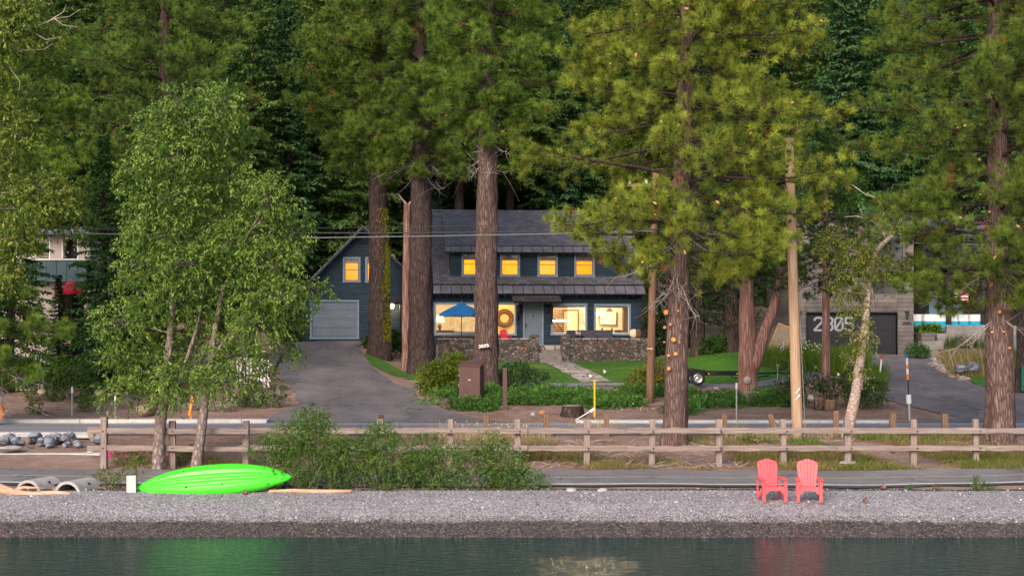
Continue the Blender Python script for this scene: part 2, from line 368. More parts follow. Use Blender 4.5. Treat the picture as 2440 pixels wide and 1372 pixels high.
# driveways
strip("driveway", np.concatenate([np.arange(51.3, 82.2, .4)]), curve([(560, 51.3), (640, 53), (715, 56), (700, 60), (665, 66), (640, 72), (672, 77), (735, 82.5)]),
      curve([(1260, 51.3), (1120, 53.5), (1040, 56.5), (990, 60), (985, 63), (905, 69), (858, 74), (862, 79), (872, 82.5)]), M['asphalt'])
strip("driveway_right", np.arange(51.3, 73.6, .4), curve([(2100, 51.3), (2290, 53), (2180, 55.5), (2095, 58.5), (2080, 62), (2085, 66), (2062, 70), (1918, 73.6)]),
      curve([(2700, 51.3), (2700, 54.5), (2480, 58), (2330, 62), (2255, 65.5), (2215, 69), (2225, 71.5), (2175, 73.6)]), M['asphalt'])
strip("trailer_lane", np.arange(64.0, 66.6, .3), lambda y: PX(985, y), lambda y: PX(1960, y), M['road'], .035, 60)
def lawn_l(y): return float(np.interp(y, [66.6, 68.5, 71, 79], [PX(1180, 66.6), PX(960, 68.5), PX(1000, 71), PX(1020, 79)]))
strip("lawn", np.arange(66.6, 79.2, .4), lambda y: lawn_l(y), lambda y: float(np.interp(y, [66, 74, 79], [PX(1985, 66), PX(1900, 74), PX(1560, 79)])), M['lawn'], .03, 80)
strip("lawn_corner", np.arange(69.3, 74.8, .3), lambda y: PX(float(np.interp(y, [69.3, 71, 74.8], [935, 885, 862])), y), lambda y: PX(float(np.interp(y, [69.3, 71, 72, 74.8], [1010, 1010, 960, 890])), y), M['lawn'], .035, 14)
strip("grass_verge", np.arange(60, 65.4, .4), lambda y: PX(float(np.interp(y, [60, 62, 65.4], [2440, 2300, 2268])), y) + .5, lambda y: PX(2480, y), M['lawn'], .03, 12)
def flagmat():
    m, nt, b = newmat("flagstones"); L = nt.links; mp = mapped(nt)
    v = N(nt, "ShaderNodeTexVoronoi", Scale=1.7, feature='DISTANCE_TO_EDGE'); L.new(mp.outputs[0], v.inputs[0])
    c = N(nt, "ShaderNodeTexVoronoi", Scale=1.7); L.new(mp.outputs[0], c.inputs[0])
    r = ramp(nt, [(.02, (.07, .06, .05)), (.07, (1, 1, 1))]); L.new(v.outputs[0], r.inputs[0])
    s = N(nt, "ShaderNodeSeparateColor"); L.new(c.outputs["Color"], s.inputs[0])
    r2 = ramp(nt, [(0, (.28, .23, .21)), (.5, (.40, .34, .31)), (1, (.50, .45, .43))]); L.new(s.outputs[0], r2.inputs[0])
    mx = N(nt, "ShaderNodeMix", data_type='RGBA', blend_type='MULTIPLY'); mx.inputs[0].default_value = 1; L.new(r.outputs[0], mx.inputs[6]); L.new(r2.outputs[0], mx.inputs[7])
    L.new(mx.outputs[2], b.inputs["Base Color"]); b.inputs["Roughness"].default_value = .85
    return m
M['flag'] = flagmat()
strip("flagstone_path", np.arange(66.8, 79.0, .4), lambda y: PX(float(np.interp(y, [66.8, 79], [1385, 1290])), y), lambda y: PX(float(np.interp(y, [66.8, 79], [1458, 1352])), y), M['flag'], .05, 12)
# ---------------------------------------------------------------- trees
def unit(a): return a / (np.linalg.norm(a, axis=-1, keepdims=True) + 1e-9)
def rdir(g, n): return unit(g.normal(size=(n, 3)))
def trunk_mesh(name, pts, rad, mat, parent, g, sides=22, amp=.07, step=.25):
    pts = np.array(pts, float); rad = np.array(rad, float)
    d = np.r_[0, np.cumsum(np.linalg.norm(np.diff(pts, axis=0), axis=1))]
    n = max(4, int(d[-1] / step)); t = np.linspace(0, d[-1], n)
    P = np.stack([np.interp(t, d, pts[:, i]) for i in range(3)], 1); r = np.interp(t, d, rad)
    k = np.array([1, 2, 3, 2, 1]) / 9
    for i in (0, 1): P[2:-2, i] = np.convolve(P[:, i], k, 'valid')
    a = np.linspace(0, 2 * np.pi, sides, endpoint=False)
    nz = g.normal(size=(n, sides)); 
    for _ in range(3): nz[1:-1] = (nz[:-2] + nz[1:-1] * 1.2 + nz[2:]) / 3.2
    nz = nz / (nz.std() + 1e-6); nz[-1] = nz[-2]
    flare = np.exp(-t / .6)[:, None] * (.22 + .16 * np.cos(a * 5 + g.uniform(0, 6))[None, :])
    rr = r[:, None] * (1 + amp * nz + flare)
    V = np.stack([P[:, 0:1] + rr * np.cos(a), P[:, 1:2] + rr * np.sin(a), np.repeat(P[:, 2:3], sides, 1)], -1).reshape(-1, 3)
    f = []
    for i in range(n - 1):
        for j in range(sides):
            q = i * sides + j; w_ = i * sides + (j + 1) % sides; f.append((q, w_, w_ + sides, q + sides))
    f.append(tuple(range((n - 1) * sides, n * sides)))
    me = bpy.data.meshes.new(name); me.from_pydata(V.tolist(), [], f); me.materials.append(mat)
    me.polygons.foreach_set("use_smooth", [True] * len(me.polygons)); me.update()
    return link(name, me, parent)

def needle_tufts(P, A, g, k, Ln, wd, c1, c2, spread=1.0, back=.10, brown=.04):
    """bursts of long needles round twig tips; one thin triangle per needle"""
    n = len(P); tot = n * k
    Pn = np.repeat(P, k, 0); An = np.repeat(A, k, 0)
    d = unit(An * .62 + rdir(g, tot) * spread); u = g.uniform(0, 1, (tot, 1))
    b = Pn - An * back * u; L_ = Ln * g.uniform(.75, 1.15, (tot, 1)); e = b + d * L_
    s = unit(np.cross(d, rdir(g, tot))) * wd * .5
    V = np.stack([b + s * .7, b - s * .7, e + s * .5], 1).reshape(-1, 3)
    T = np.arange(tot * 3).reshape(-1, 3)
    mix = np.clip(g.beta(1.6, 1.6, (n, 1)), 0, 1); c = np.array(c1) * (1 - mix) + np.array(c2) * mix
    c = c * g.uniform(.55, 1.45, (n, 1)); br = g.uniform(size=(n, 1)) < brown
    c = np.where(br, np.array([[.24, .13, .04]]), c)
    c = np.repeat(c, k, 0) * g.uniform(.8, 1.2, (tot, 1))
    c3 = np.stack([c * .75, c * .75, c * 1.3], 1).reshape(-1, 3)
    return V, T, np.clip(c3, 0, 1)

def curve_limb(p0, az, up, L_, g, droop=.25, n=7):
    """points of a limb: leaves the trunk at angle up, sags, and turns up at its tip"""
    pts = [np.array(p0, float)]; a = az; el = up
    for i in range(n):
        st = L_ / n; t = (i + 1) / n
        el_ = up - droop * math.sin(t * math.pi * .9) * 1.6 + .5 * max(0, t - .65)
        a += g.normal() * .10
        pts.append(pts[-1] + np.array([math.cos(a) * math.cos(el_), math.sin(a) * math.cos(el_), math.sin(el_)]) * st)
    return np.array(pts)

def pine(label, base, top_z, r0, zr, nb, tw, k, Ln, wd, c1, c2, seed, lean=(0, 0), bark='bark', group=None, r_top=None, cones=0, dead=0, up=.18, droop=.22, inner=.35, extra=(), fork=None, azf=None, name="pine_tree", brown=.01):
    g = np.random.default_rng(seed); x, y = base; z0 = hz(x, y) - .15
    root = empty(name, (x, y, z0), label, "tree", group)
    H = top_z - z0
    tp = [(0, 0, 0), (lean[0] * .3, lean[1] * .3, H * .3), (lean[0] * .65, lean[1] * .65, H * .62), (lean[0], lean[1], H)]
    trunk_mesh("trunk", tp, [r0, r0 * .84, r0 * .6, r_top or r0 * .12], M[bark], root, g)
    tz = np.array([p[2] for p in tp]); tx = np.array([p[0] for p in tp]); ty = np.array([p[1] for p in tp])
    zs = np.array([p[0] for p in zr]) - z0; rs = np.array([p[1] for p in zr])
    lim = MB(); P = []; A = []; twg = MB()
    for i in range(nb):
        h = zs[0] + (zs[-1] - zs[0]) * ((i + g.uniform(0, 1)) / nb)
        az = i * 2.399 + g.normal() * .3
        if azf: az = azf(g, az)
        Lb = np.interp(h, zs, rs) * g.uniform(.62, 1.08)
        p0 = np.array([np.interp(h, tz, tx), np.interp(h, tz, ty), h])
        pts = curve_limb(p0, az, up + g.normal() * .12, Lb, g, droop)
        r = max(.016, r0 * .075 + Lb * .008)
        lim.tube(pts, list(np.linspace(r, .008, len(pts))), 5, False)
        seg = np.linspace(0, 1, len(pts))
        near = math.sin(az) < -.35; inn = .10 if near else inner
        tw_ = tw + (int(tw * .35) if near else 0); sgz = g.uniform(.7, 1.25)
        for j in range(tw_):
            t = inn + (1 - inn) * ((j + g.uniform(0, 1)) / tw_) ** .75
            q = np.array([np.interp(t, seg, pts[:, c]) for c in range(3)])
            dr = unit(np.array([math.cos(az), math.sin(az), .25]) * (.35 + t) + g.normal(size=3) * .75)
            l = g.uniform(.25, 1.0) * (1.25 - t) * min(1.3, Lb * .38) + .12
            e = q + dr * l; e[2] += .12 * l
            if l > .35: lim.tube([q, e], [.009, .005], 3, False)
            P.append(e); A.append(unit(dr + np.array([0, 0, .5])))
            if l > .6: P.append(q + (e - q) * .6 + g.normal(size=3) * .05); A.append(A[-1])
    for (ex, ey, ez, er, n) in extra:            # boughs that stand out from the crown
        c = np.array([ex - x, ey - y, ez - z0]); pz = c[2] + .2 * abs(c[0])
        p0 = np.array([np.interp(pz, tz, tx), np.interp(pz, tz, ty), pz])
        mid = (p0 + c) / 2 + np.array([0, 0, .12 * np.linalg.norm(c[:2] - p0[:2])])
        lim.tube([p0, mid, c], [.05, .035, .012], 5, False)
        for j in range(n):
            q = c + g.normal(size=3) * er * .5; P.append(q); A.append(unit(unit(q - p0) + g.normal(size=3) * .5 + np.array([0, 0, .4])))
            if j % 3 == 0: lim.tube([mid + (c - mid) * g.uniform(.2, 1), q], [.009, .005], 3, False)
    P = np.array(P); A = np.array(A)
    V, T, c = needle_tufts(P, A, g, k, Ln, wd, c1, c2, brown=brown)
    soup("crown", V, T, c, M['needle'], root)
    lim.obj("limbs", M['bark_dark'], root, True)
    if dead:
        dm = MB()
        for i in range(dead):
            h = zs[0] + g.uniform(-.8, 1.6); az = g.uniform(0, 6.28); p0 = np.array([np.interp(h, tz, tx), np.interp(h, tz, ty), h])
            Lb = g.uniform(.4, 1) * rs[0] * 1.0; pts = curve_limb(p0, az, -.1, Lb, g, .35)
            dm.tube(pts, list(np.linspace(.022, .005, len(pts))), 4, False)
            for j in range(12):
                q = pts[g.integers(2, len(pts))]; e = q + g.normal(size=3) * .35 - np.array([0, 0, .15]); m_ = (q + e) / 2 + g.normal(size=3) * .06
                dm.tube([q, m_, e], [.007, .005, .002], 3, False)
        dm.obj("dead_twigs", M['deadgrey'], root)
    if cones:
        cm = MB().lathe([(0, -.075), (.028, -.06), (.04, -.03), (.036, .01), (.02, .055), (0, .08)], sides=7)
        proto = None; front = [i for i in range(len(P)) if P[i][1] < -abs(P[i][0]) * .4] or list(range(len(P)))
        for i in g.choice(front, min(cones, len(front)), False):
            if proto is None: o = proto = cm.obj("cone", M['cone'], root, True)
            else: o = proto.copy(); C.objects.link(o); o.parent = root
            o.location = P[i] + A[i] * .05 + np.array([0, -.10, .03]); o.rotation_euler = (g.uniform(-1.9, 1.9), g.uniform(-1.6, 1.6), 0)
    return root

def leafset(g, c, r, n_tw, lp, Lf, c1, c2, hang=.7, twl=.35, ww=.42):
    """twigs hung with pointed leaves inside an ellipsoid"""
    d = rdir(g, n_tw); q = np.array(c) + d * np.array(r) * (g.uniform(.25, 1.02, (n_tw, 1)) ** .6)
    td = unit(d * .8 + np.array([0, 0, .15]) + g.normal(size=(n_tw, 3)) * .5)
    n = n_tw * lp; t = np.tile(np.linspace(.05, 1, lp), n_tw)[:, None]
    b = np.repeat(q, lp, 0) + np.repeat(td, lp, 0) * t * twl + g.normal(size=(n, 3)) * .02; b[:, 2:3] -= t * t * twl * .35
    dr = unit(np.repeat(td, lp, 0) * .5 + rdir(g, n) * .8 + np.array([0, 0, -hang])); L_ = Lf * g.uniform(.65, 1.2, (n, 1))
    s = unit(np.cross(dr, rdir(g, n))); nn = np.cross(dr, s)
    m1 = b + dr * L_ * .42 + s * L_ * ww * .5 + nn * L_ * .06; m2 = b + dr * L_ * .42 - s * L_ * ww * .5 + nn * L_ * .06; e = b + dr * L_ - nn * L_ * .08
    V = np.stack([b, m1, e, m2], 1).reshape(-1, 3); i = np.arange(n)[:, None] * 4
    T = np.concatenate([i + [0, 1, 2], i + [0, 2, 3]], 0)
    mix = np.repeat(g.beta(1.3, 1.6, (n_tw, 1)), lp, 0); cc = np.array(c1) * (1 - mix) + np.array(c2) * mix
    cc = cc * g.uniform(.7, 1.35, (n, 1)); V4 = np.repeat(cc, 4, 0)
    return V, T, np.clip(V4, 0, 1), q, td
def cat(parts):
    Vs, Ts, Cs = [], [], []; n = 0
    for V, T, c in parts: Vs.append(V); Ts.append(T + n); Cs.append(c); n += len(V)
    return np.concatenate(Vs), np.concatenate(Ts), np.concatenate(Cs)

def leafy(name, label, base, trunks, clumps, Y, dens, lp, Lf, c1, c2, seed, bark='bark_grey', category="tree", group=None, twl=.35, ww=.42, hang=.7, depth=1.0, part="crown", z0=None):
    """trunks: lists of (px,py,Y,r); clumps: (px,py,rx,ry) in photo pixels at distance Y, given real depth"""
    g = np.random.default_rng(seed); x, y = base; z0 = hz(x, y) if z0 is None else z0
    root = empty(name, (x, y, z0), label, category, group); off = np.array([x, y, z0]); allp = []
    for i, tk in enumerate(trunks):
        pts = np.array([(PX(a, d), d, PZ(b, d)) for a, b, d, r in tk]) - off; rr = [t[3] for t in tk]
        trunk_mesh("trunk", pts, rr, M[bark], root, g, 14, .07, .12)
        for j in range(len(pts) - 1):
            for t in np.linspace(0, 1, 6): allp.append(pts[j] * (1 - t) + pts[j + 1] * t)
    allp = np.array(allp); lim = MB(); parts = []; s = F / Y
    for (cx, cy, rx, ry) in clumps:
        dy = g.uniform(-1, 1) * depth; c = np.array([PX(cx, Y), Y + dy, PZ(cy, Y)]) - off
        r = np.array([rx / s, max(.35, min(rx, ry * 1.3) / s), ry / s]); n = int(dens * 4.2 * (rx * ry) / s / s) + 6
        V, T, cc, q, td = leafset(g, c, r, n, lp, Lf, c1, c2, hang, twl, ww); parts.append((V, T, cc))
        below = allp[allp[:, 2] < c[2] + .1] if (allp[:, 2] < c[2] + .1).any() else allp
        p = below[np.argmin(np.linalg.norm((below - c) * [1, 1, .6], axis=1))]
        mid = (p + c) / 2 + g.normal(size=3) * .12 + np.array([0, 0, -.05])
        lim.tube([p, mid, c], [.035, .022, .010], 5, False)
        for j in g.choice(n, min(n, 14), False): lim.tube([mid * .3 + c * .7 + g.normal(size=3) * .08, q[j], q[j] + td[j] * twl], [.008, .005, .002], 3, False)
    V, T, cc = cat(parts); soup(part, V, T, cc, M['leaf'], root); lim.obj("limbs", M[bark], root, True)
    return root

# --- front pines
GA, GB = (.045, .085, .012), (.17, .21, .035)
A = (PX(1607, 42), 42.0)
pineA = pine("yellow green pine with pale cones and sawn orange branch stubs down its trunk", A, 21, .37,
     [(PZ(660, 42), 2.4), (PZ(560, 42), 4.5), (PZ(420, 42), 5.0), (PZ(250, 42), 4.7), (PZ(60, 42), 4.2), (17, 2.6), (21, .4)], 125, 36, 95, .215, .0115,
     (.075, .13, .014), (.33, .37, .045), 11, lean=(.6, .3), cones=60, dead=16, brown=.006, inner=.4)
B = (PX(2384, 42.3), 42.3)
pineB = pine("tall dark green pine at the right end of the rail fence, with brown cones", B, 21, .43,
     [(PZ(730, 42), 2.6), (PZ(620, 42), 3.9), (PZ(430, 42), 4.5), (PZ(220, 42), 4.6), (PZ(60, 42), 4.2), (17, 3), (21, .4)], 130, 36, 95, .215, .0115,
     (.05, .10, .014), (.18, .24, .032), 12, lean=(-.1, .3), cones=45, dead=14, brown=.012, inner=.3)
def scars(root, Y, lst, tx):
    sm_ = MB().lathe([(0, -.035), (.8, -.03), (1.0, -.0), (.9, .02), (0, .03)], sides=10); sm_.xf(Matrix.Rotation(R(90), 4, 'X'))
    pr = None
    for px, py, r in lst:
        if pr is None: o = pr = sm_.obj("cut_knot", M['scar'], root)
        else: o = pr.copy(); C.objects.link(o); o.parent = root
        dx = PX(px, Y - .3) - tx; rad = .345 if Y == 42 else .40
        yy = -math.sqrt(max(.003, rad * rad - min(abs(dx), rad * .93) ** 2)) - .02
        o.location = (PX(px, Y + yy) - root.location.x, yy, PZ(py, Y + yy) - root.location.z)
        o.scale = (r, 1.0, r); o.rotation_euler = (0, 0, max(-1.2, min(1.2, dx * 2.4)))
scars(pineA, 42, [(1587, 744, .085), (1597, 773, .04), (1584, 780, .05), (1605, 809, .075), (1583, 815, .03), (1619, 815, .03), (1610, 843, .065), (1593, 847, .045), (1594, 878, .06), (1616, 741, .035)], A[0])
scars(pineB, 42.3, [(2363, 679, .04), (2382, 743, .055), (2364, 791, .045), (2392, 790, .035), (2406, 829, .045)], B[0] - .06)
LP = (PX(-40, 50), 50.0)
pine("bushy pine at the left edge of the photo behind the roadside trees, fresh green needles", LP, 19, .34,
     [(PZ(900, 50), 2.8), (PZ(760, 50), 3.0), (PZ(700, 50), 1.7), (PZ(580, 50), 1.8), (PZ(500, 50), 3.6), (PZ(400, 50), 4.2), (PZ(200, 50), 3.6), (PZ(60, 50), 3.2), (19, .4)], 105, 36, 75, .23, .015,
     (.055, .12, .014), (.18, .28, .032), 13, dead=30, brown=.008, lean=(.2, 0))
LD = (PX(392, 64), 64.0)
pine("large pine with dense tufted crown rising behind the tallest leafy roadside tree", LD, 26, .42,
     [(PZ(640, 64), 3.4), (PZ(430, 64), 4.4), (PZ(200, 64), 4.9), (PZ(20, 64), 4.4), (24, 2.4), (26, .4)], 105, 36, 60, .27, .021,
     (.045, .10, .016), (.16, .23, .036), 14, brown=.012)
T1 = (PX(905, 75), 75.0)
pine("old pine with a wide mossy trunk beside the garage at the head of the driveway", T1, 29, .60,
     [(PZ(400, 75), 3.2), (PZ(300, 75), 4.6), (PZ(150, 75), 5.3), (PZ(0, 75), 5.0), (27, 3), (29, .5)], 105, 34, 56, .29, .025,
     (.045, .10, .014), (.18, .26, .034), 15, bark='bark_dark', lean=(-.3, 0), cones=20)
T2 = (PX(1003, 71.5), 71.5)
pine("stout dark pine with a flared base at the corner of the front lawn", T2, 28, .66,
     [(PZ(420, 71), 2.6), (PZ(330, 71), 3.4), (PZ(150, 71), 4.3), (PZ(0, 71), 4.6), (26, 3), (28, .5)], 75, 34, 56, .29, .025,
     (.045, .095, .014), (.16, .23, .034), 16, bark='bark_dark', dead=10)
T3 = (PX(1158, 62.5), 62.5)
pine("giant reddish barked pine with a house number plate standing before the stone wall", T3, 27, .56,
     [(PZ(350, 62), 1.6), (PZ(280, 62), 2.9), (PZ(150, 62), 3.6), (PZ(0, 62), 3.9), (25, 3), (27, .5)], 95, 34, 60, .27, .021,
     (.045, .105, .014), (.18, .27, .034), 17, lean=(.15, 0), dead=10, cones=16, bark='bark_giant')
# moss on the driveway pine
g = np.random.default_rng(5); V = []; 
root1 = [o for o in C.objects if o.get("label", "").startswith("old pine with a wide mossy")][0]
n = 2600; t = g.uniform(0, 1, n); hh = 1.0 + 7.2 * t; az = g.normal(-.62, .42, n) - .1 * np.sin(t * 9); rr = .60 * (1 - .16 * hh / 9) * 1.07
keep = g.uniform(size=n) < (.15 + .85 * np.abs(np.sin(t * 7 + 1))) * np.clip(1.35 - np.abs(t - .45) * 1.9, 0, 1)
Pm = np.stack([np.cos(az) * rr - .1 * t, np.sin(az) * rr, hh], 1)[keep]; Am = np.stack([np.cos(az), np.sin(az), az * 0], 1)[keep]
V, T, c = needle_tufts(Pm, Am, g, 9, .09, .03, (.16, .17, .01), (.36, .33, .02), brown=0)
o = soup("moss", V, T, c, M['needle'], root1)
# broken snag
SN = (PX(969, 73), 73.0); g = np.random.default_rng(6); z0 = hz(*SN) - .1
sn = empty("dead_tree", (SN[0], SN[1], z0), "slim pinkish dead snag snapped off beside the stout dark pine", "tree")
trunk_mesh("trunk", [(0, 0, 0), (0, 0, 4), (.02, 0, PZ(486, 73) - z0)], [.27, .23, .17], M['bark_red'], sn, g, 12, .05)
m = MB(); a0 = (.05, 0, PZ(490, 73) - z0)
for e in [[(.9, -.3, .9), (1.8, -.4, 2.3)], [(-.3, -.2, .35), (-.45, -.3, .6)], [(.5, -.2, .5), (1.3, -.4, .7)], [(1.1, -.3, 1.3), (.7, -.4, 2.0)]]:
    m.tube([a0] + [(a0[0] + p[0], p[1], a0[2] + p[2]) for p in e], [.05, .035, .01], 5)
m.obj("dead_branch", M['dead'], sn)
# cedars and trunks on the right
def cedar(label, px, py_b, Y, r, top, zr, c1, c2, seed, nb=90, bark='bark_red', lean=(0, 0), name="cedar_tree", drop=.1, k=14, Ln=.22, wd=.05, tw=14):
    return pine(label, (PX(px, Y), Y), top, r, zr, nb, tw, k, Ln, wd, c1, c2, seed, lean=lean, bark=bark, up=drop, droop=.3, inner=.2, name=name, brown=.01)
DG = ((.018, .045, .010), (.055, .11, .018))
cedar("slim reddish cedar trunk with two cut log rounds at its foot", 1968, 945, 57, .19, 13, [(PZ(690, 57), 1.5), (PZ(600, 57), 2.2), (PZ(450, 57), 2.0), (13, .3)], *DG, 21)
fk = cedar("forked cedar with a pale round scar low on its trunk, behind the boat trailer", 1782, 940, 61.5, .42, 12, [(PZ(660, 61), 2.0), (PZ(600, 61), 3.2), (PZ(450, 61), 2.6), (12, .3)], *DG, 22, lean=(-.1, 0))
m = MB(); Yk = 61.5; o_ = fk.location
m.tube([(PX(1782, Yk) - o_.x, 0, .9), (PX(1800, Yk) - o_.x, -.1, PZ(860, Yk) - o_.z), (PX(1818, Yk) - o_.x, -.1, PZ(800, Yk) - o_.z), (PX(1845, Yk) - o_.x, 0, PZ(730, Yk) - o_.z), (PX(1862, Yk) - o_.x, 0, PZ(640, Yk) - o_.z)], [.36, .30, .26, .22, .15], 14)
m.obj("side_trunk", M['bark_red'], fk, True)
m = MB().lathe([(0, 0), (.95, 0), (1, .05), (0, .3)], sides=14).xf(Matrix.Rotation(R(90), 4, 'X')); k_ = m.obj("cut_knot", M['deadgrey'], fk); k_.scale = (.16, .3, .16); k_.location = (PX(1780, 61) - o_.x, -.50, PZ(905, 61) - o_.z)
DK = ((.010, .028, .010), (.035, .075, .018))
cedar("dark conifer trunk left of the round bush on the far side of the lawn", 1663, 848, 74.5, .36, 17, [(PZ(768, 75), 1.9), (PZ(700, 75), 3.0), (PZ(500, 75), 2.6), (17, .3)], *DK, 23, bark='bark_dark', name="conifer_tree")
cedar("dark conifer trunk behind the forked cedar, right of the round bush", 1742, 845, 74.3, .40, 18, [(PZ(752, 75), 2.0), (PZ(690, 75), 3.0), (PZ(500, 75), 2.6), (18, .3)], *DK, 24, bark='bark_dark', name="conifer_tree")
cedar("dark conifer at the right edge of the photo beyond the big right hand pine", 2436, 930, 60, .26, 15, [(PZ(640, 60), 1.6), (PZ(560, 60), 2.6), (15, .3)], *DK, 26, bark='bark_dark', name="conifer_tree")
cedar("bright green conifer rising behind the concrete garage house", 1990, 700, 90, .3, 17, [(PZ(640, 90), 2.4), (PZ(560, 90), 2.9), (PZ(440, 90), 2.2), (PZ(340, 90), .6)], (.03, .09, .012), (.08, .2, .02), 27, bark='bark_dark', name="conifer_tree", Ln=.35, wd=.09, nb=110)

# --- firs: a few crowns, copied
def fir_proto(seed, Hh, Rr, c1, c2, low=.12, tri=5):
    g = np.random.default_rng(seed); root = empty("fir_tree", (0, 0, 0), "x", "tree")
    trunk_mesh("trunk", [(0, 0, -.5), (.05, 0, Hh * .5), (0, 0, Hh)], [.34, .22, .03], M['bark_dark'], root, g, 9, .04, 1.0)
    B_, E_, C_ = [], [], []
    nb = int(Hh * 11); lim = MB()
    for i in range(nb):
        u = (i + g.uniform()) / nb; h = Hh * (low + (1 - low) * u); az = i * 2.399 + g.normal() * .3
        Lb = (Rr * (1 - u) ** .8 + .25) * g.uniform(.55, 1.12)
        if g.uniform() < .10: Lb *= 1.25
        el = .15 + .35 * u + g.normal() * .08; pts = []; p = np.array([0, 0, h]); a = az; ns = 7
        for j in range(ns + 1):
            pts.append(p.copy()); e = el - .75 * (j / ns) * (1 - .5 * u); p = p + np.array([math.cos(a) * math.cos(e), math.sin(a) * math.cos(e), math.sin(e)]) * Lb / ns
        pts = np.array(pts)
        if i % 3 == 0: lim.tube(pts[::2], [.03, .02, .012, .006][:len(pts[::2])], 3, False)
        side = np.array([-math.sin(a), math.cos(a), 0]); fw = np.array([math.cos(a), math.sin(a), -.25])
        nt_ = max(5, int(Lb * 6)); sg = np.linspace(0, 1, ns + 1); mixb = g.uniform()
        for j in range(nt_):
            t = .12 + .88 * (j + g.uniform()) / nt_; q = np.array([np.interp(t, sg, pts[:, c]) for c in range(3)])
            tl = Lb * .42 * (1.08 - t) + .14
            for sd_ in (-1, 1):
                d = unit(side * sd_ * g.uniform(.6, 1) + fw * g.uniform(.4, .9) + np.array([0, 0, g.normal() * .15 - .12]))
                for kx in range(tri):
                    tt = (kx + .2) / tri; b = q + d * tl * tt; dd = unit(d + g.normal(size=3) * .45 + np.array([0, 0, -.25]))
                    B_.append(b); E_.append(b + dd * g.uniform(.16, .34)); C_.append(mixb * .6 + g.uniform() * .4)
    B_ = np.array(B_); E_ = np.array(E_); C_ = np.array(C_)[:, None]; d = unit(E_ - B_); s = unit(np.cross(d, rdir(g, len(d)) * .6 + np.array([0, 0, 1]))) * .055
    V = np.stack([B_ - s * .6, B_ + s * .6, (B_ + E_) / 2 + s, E_, (B_ + E_) / 2 - s], 1)
    V = np.stack([V[:, 4], V[:, 0], V[:, 1], V[:, 2], V[:, 3]], 1).reshape(-1, 3); T = np.arange(len(V)).reshape(-1, 5)
    i = T; T = np.concatenate([i[:, [0, 1, 2]], i[:, [0, 2, 3]], i[:, [0, 3, 4]]], 0)
    c = np.array(c1) * (1 - C_) + np.array(c2) * C_; c = c * g.uniform(.8, 1.2, (len(c), 1)); c = np.repeat(c, 5, 0)
    soup("crown", V, T, c, M['fir'], root); lim.obj("limbs", M['bark_dark'], root)
    return root
PR = [fir_proto(31, 27, 3.6, (.04, .095, .03), (.15, .24, .055)), fir_proto(32, 23, 3.1, (.032, .095, .04), (.115, .22, .07), low=.2),
      fir_proto(33, 31, 4.2, (.042, .095, .028), (.17, .24, .05), low=.28), fir_proto(34, 18, 3.2, (.018, .06, .018), (.07, .16, .035), low=.06)]
g = np.random.default_rng(77); used = [False] * 4
FL = "dark conifer standing in the dense forest on the slope behind the houses"
spots = []
for (Yr, dx, kinds, jit) in [(91, 4.2, (3, 0, 1), 1.2), (98, 3.8, (0, 1, 2), 1.6), (106, 3.8, (0, 2, 1), 2), (116, 4.2, (2, 0), 2.5), (130, 4.8, (2, 0), 3), (150, 6, (2,), 4)]:
    x = -Yr * .40
    while x < Yr * .40:
        spots.append((x + g.normal() * .8, Yr + g.uniform(-jit, jit), int(g.choice(kinds)), g.uniform(.8, 1.15))); x += dx * g.uniform(.8, 1.2)
spots += [(PX(250, 60), 60.0, 3, .62), (PX(140, 62), 62.0, 3, .28), (PX(20, 60), 60.0, 3, .70), (PX(335, 61), 61.0, 3, .66), (PX(-60, 61), 61.0, 1, .62), (PX(600, 86), 86, 0, .9), (PX(690, 88), 88, 1, .9), (PX(520, 84), 84, 3, .95), (PX(130, 84), 84, 0, .95), (PX(20, 86), 86, 1, 1.0), (PX(-90, 80), 80, 3, 1.0), (PX(330, 86), 86, 2, .8)]
for (x, y, k, s) in spots:
    if y > 85 and y < 94 and -3 < x < 9 : continue       # clear of the house roof
    if 88 < y < 96 and (-17 < x < -6) and g.uniform() < .45: continue
    o = PR[k] if not used[k] else copy_tree(PR[k]); used[k] = True
    o.location = (x, y, hz(x, y) - .1); o.rotation_euler = (g.normal() * .02, g.normal() * .02, g.uniform(0, 6.28)); o.scale = (s, s, s)
    if y < 65: o["label"] = {-60: "dark fir reaching in low at the far left edge", 20: "dark fir behind the left edge pine before the left hand house", 140: "low dark fir just below the red parasol", 250: "dark fir right of the red parasol", 335: "dark fir behind the tallest leafy tree's left side"}[int(round(x * F / y + 1220))]; continue
    o["label"] = FL; o["group"] = "conifers of the forest behind the houses"

# --- leafy trees on the shore side
CL1 = [(500, 225, 45, 35), (440, 250, 40, 30), (545, 265, 35, 50), (390, 300, 60, 40), (470, 300, 70, 45), (350, 350, 50, 50), (540, 340, 50, 50), (440, 380, 90, 50), (340, 430, 50, 50), (530, 420, 60, 45), (420, 470, 90, 45), (330, 520, 50, 50), (500, 510, 80, 50), (400, 570, 90, 50), (310, 610, 50, 45), (460, 630, 80, 45), (330, 690, 65, 45), (430, 710, 80, 45), (300, 770, 55, 45), (400, 790, 80, 50), (270, 850, 40, 30), (360, 870, 80, 45), (440, 900, 50, 40), (300, 930, 50, 28), (400, 935, 40, 28)]
CL2 = [(560, 560, 60, 45), (620, 450, 35, 35), (660, 470, 50, 40), (690, 540, 45, 45), (620, 540, 60, 50), (560, 630, 70, 45), (650, 620, 70, 50), (700, 600, 28, 28), (600, 700, 80, 40), (690, 700, 60, 30), (748, 688, 34, 20), (540, 780, 45, 40), (620, 770, 60, 35), (680, 760, 35, 28), (580, 850, 60, 35), (670, 830, 30, 28), (510, 860, 35, 40), (530, 910, 40, 30), (610, 900, 35, 30)]
LC = ((.045, .11, .016), (.24, .34, .06))
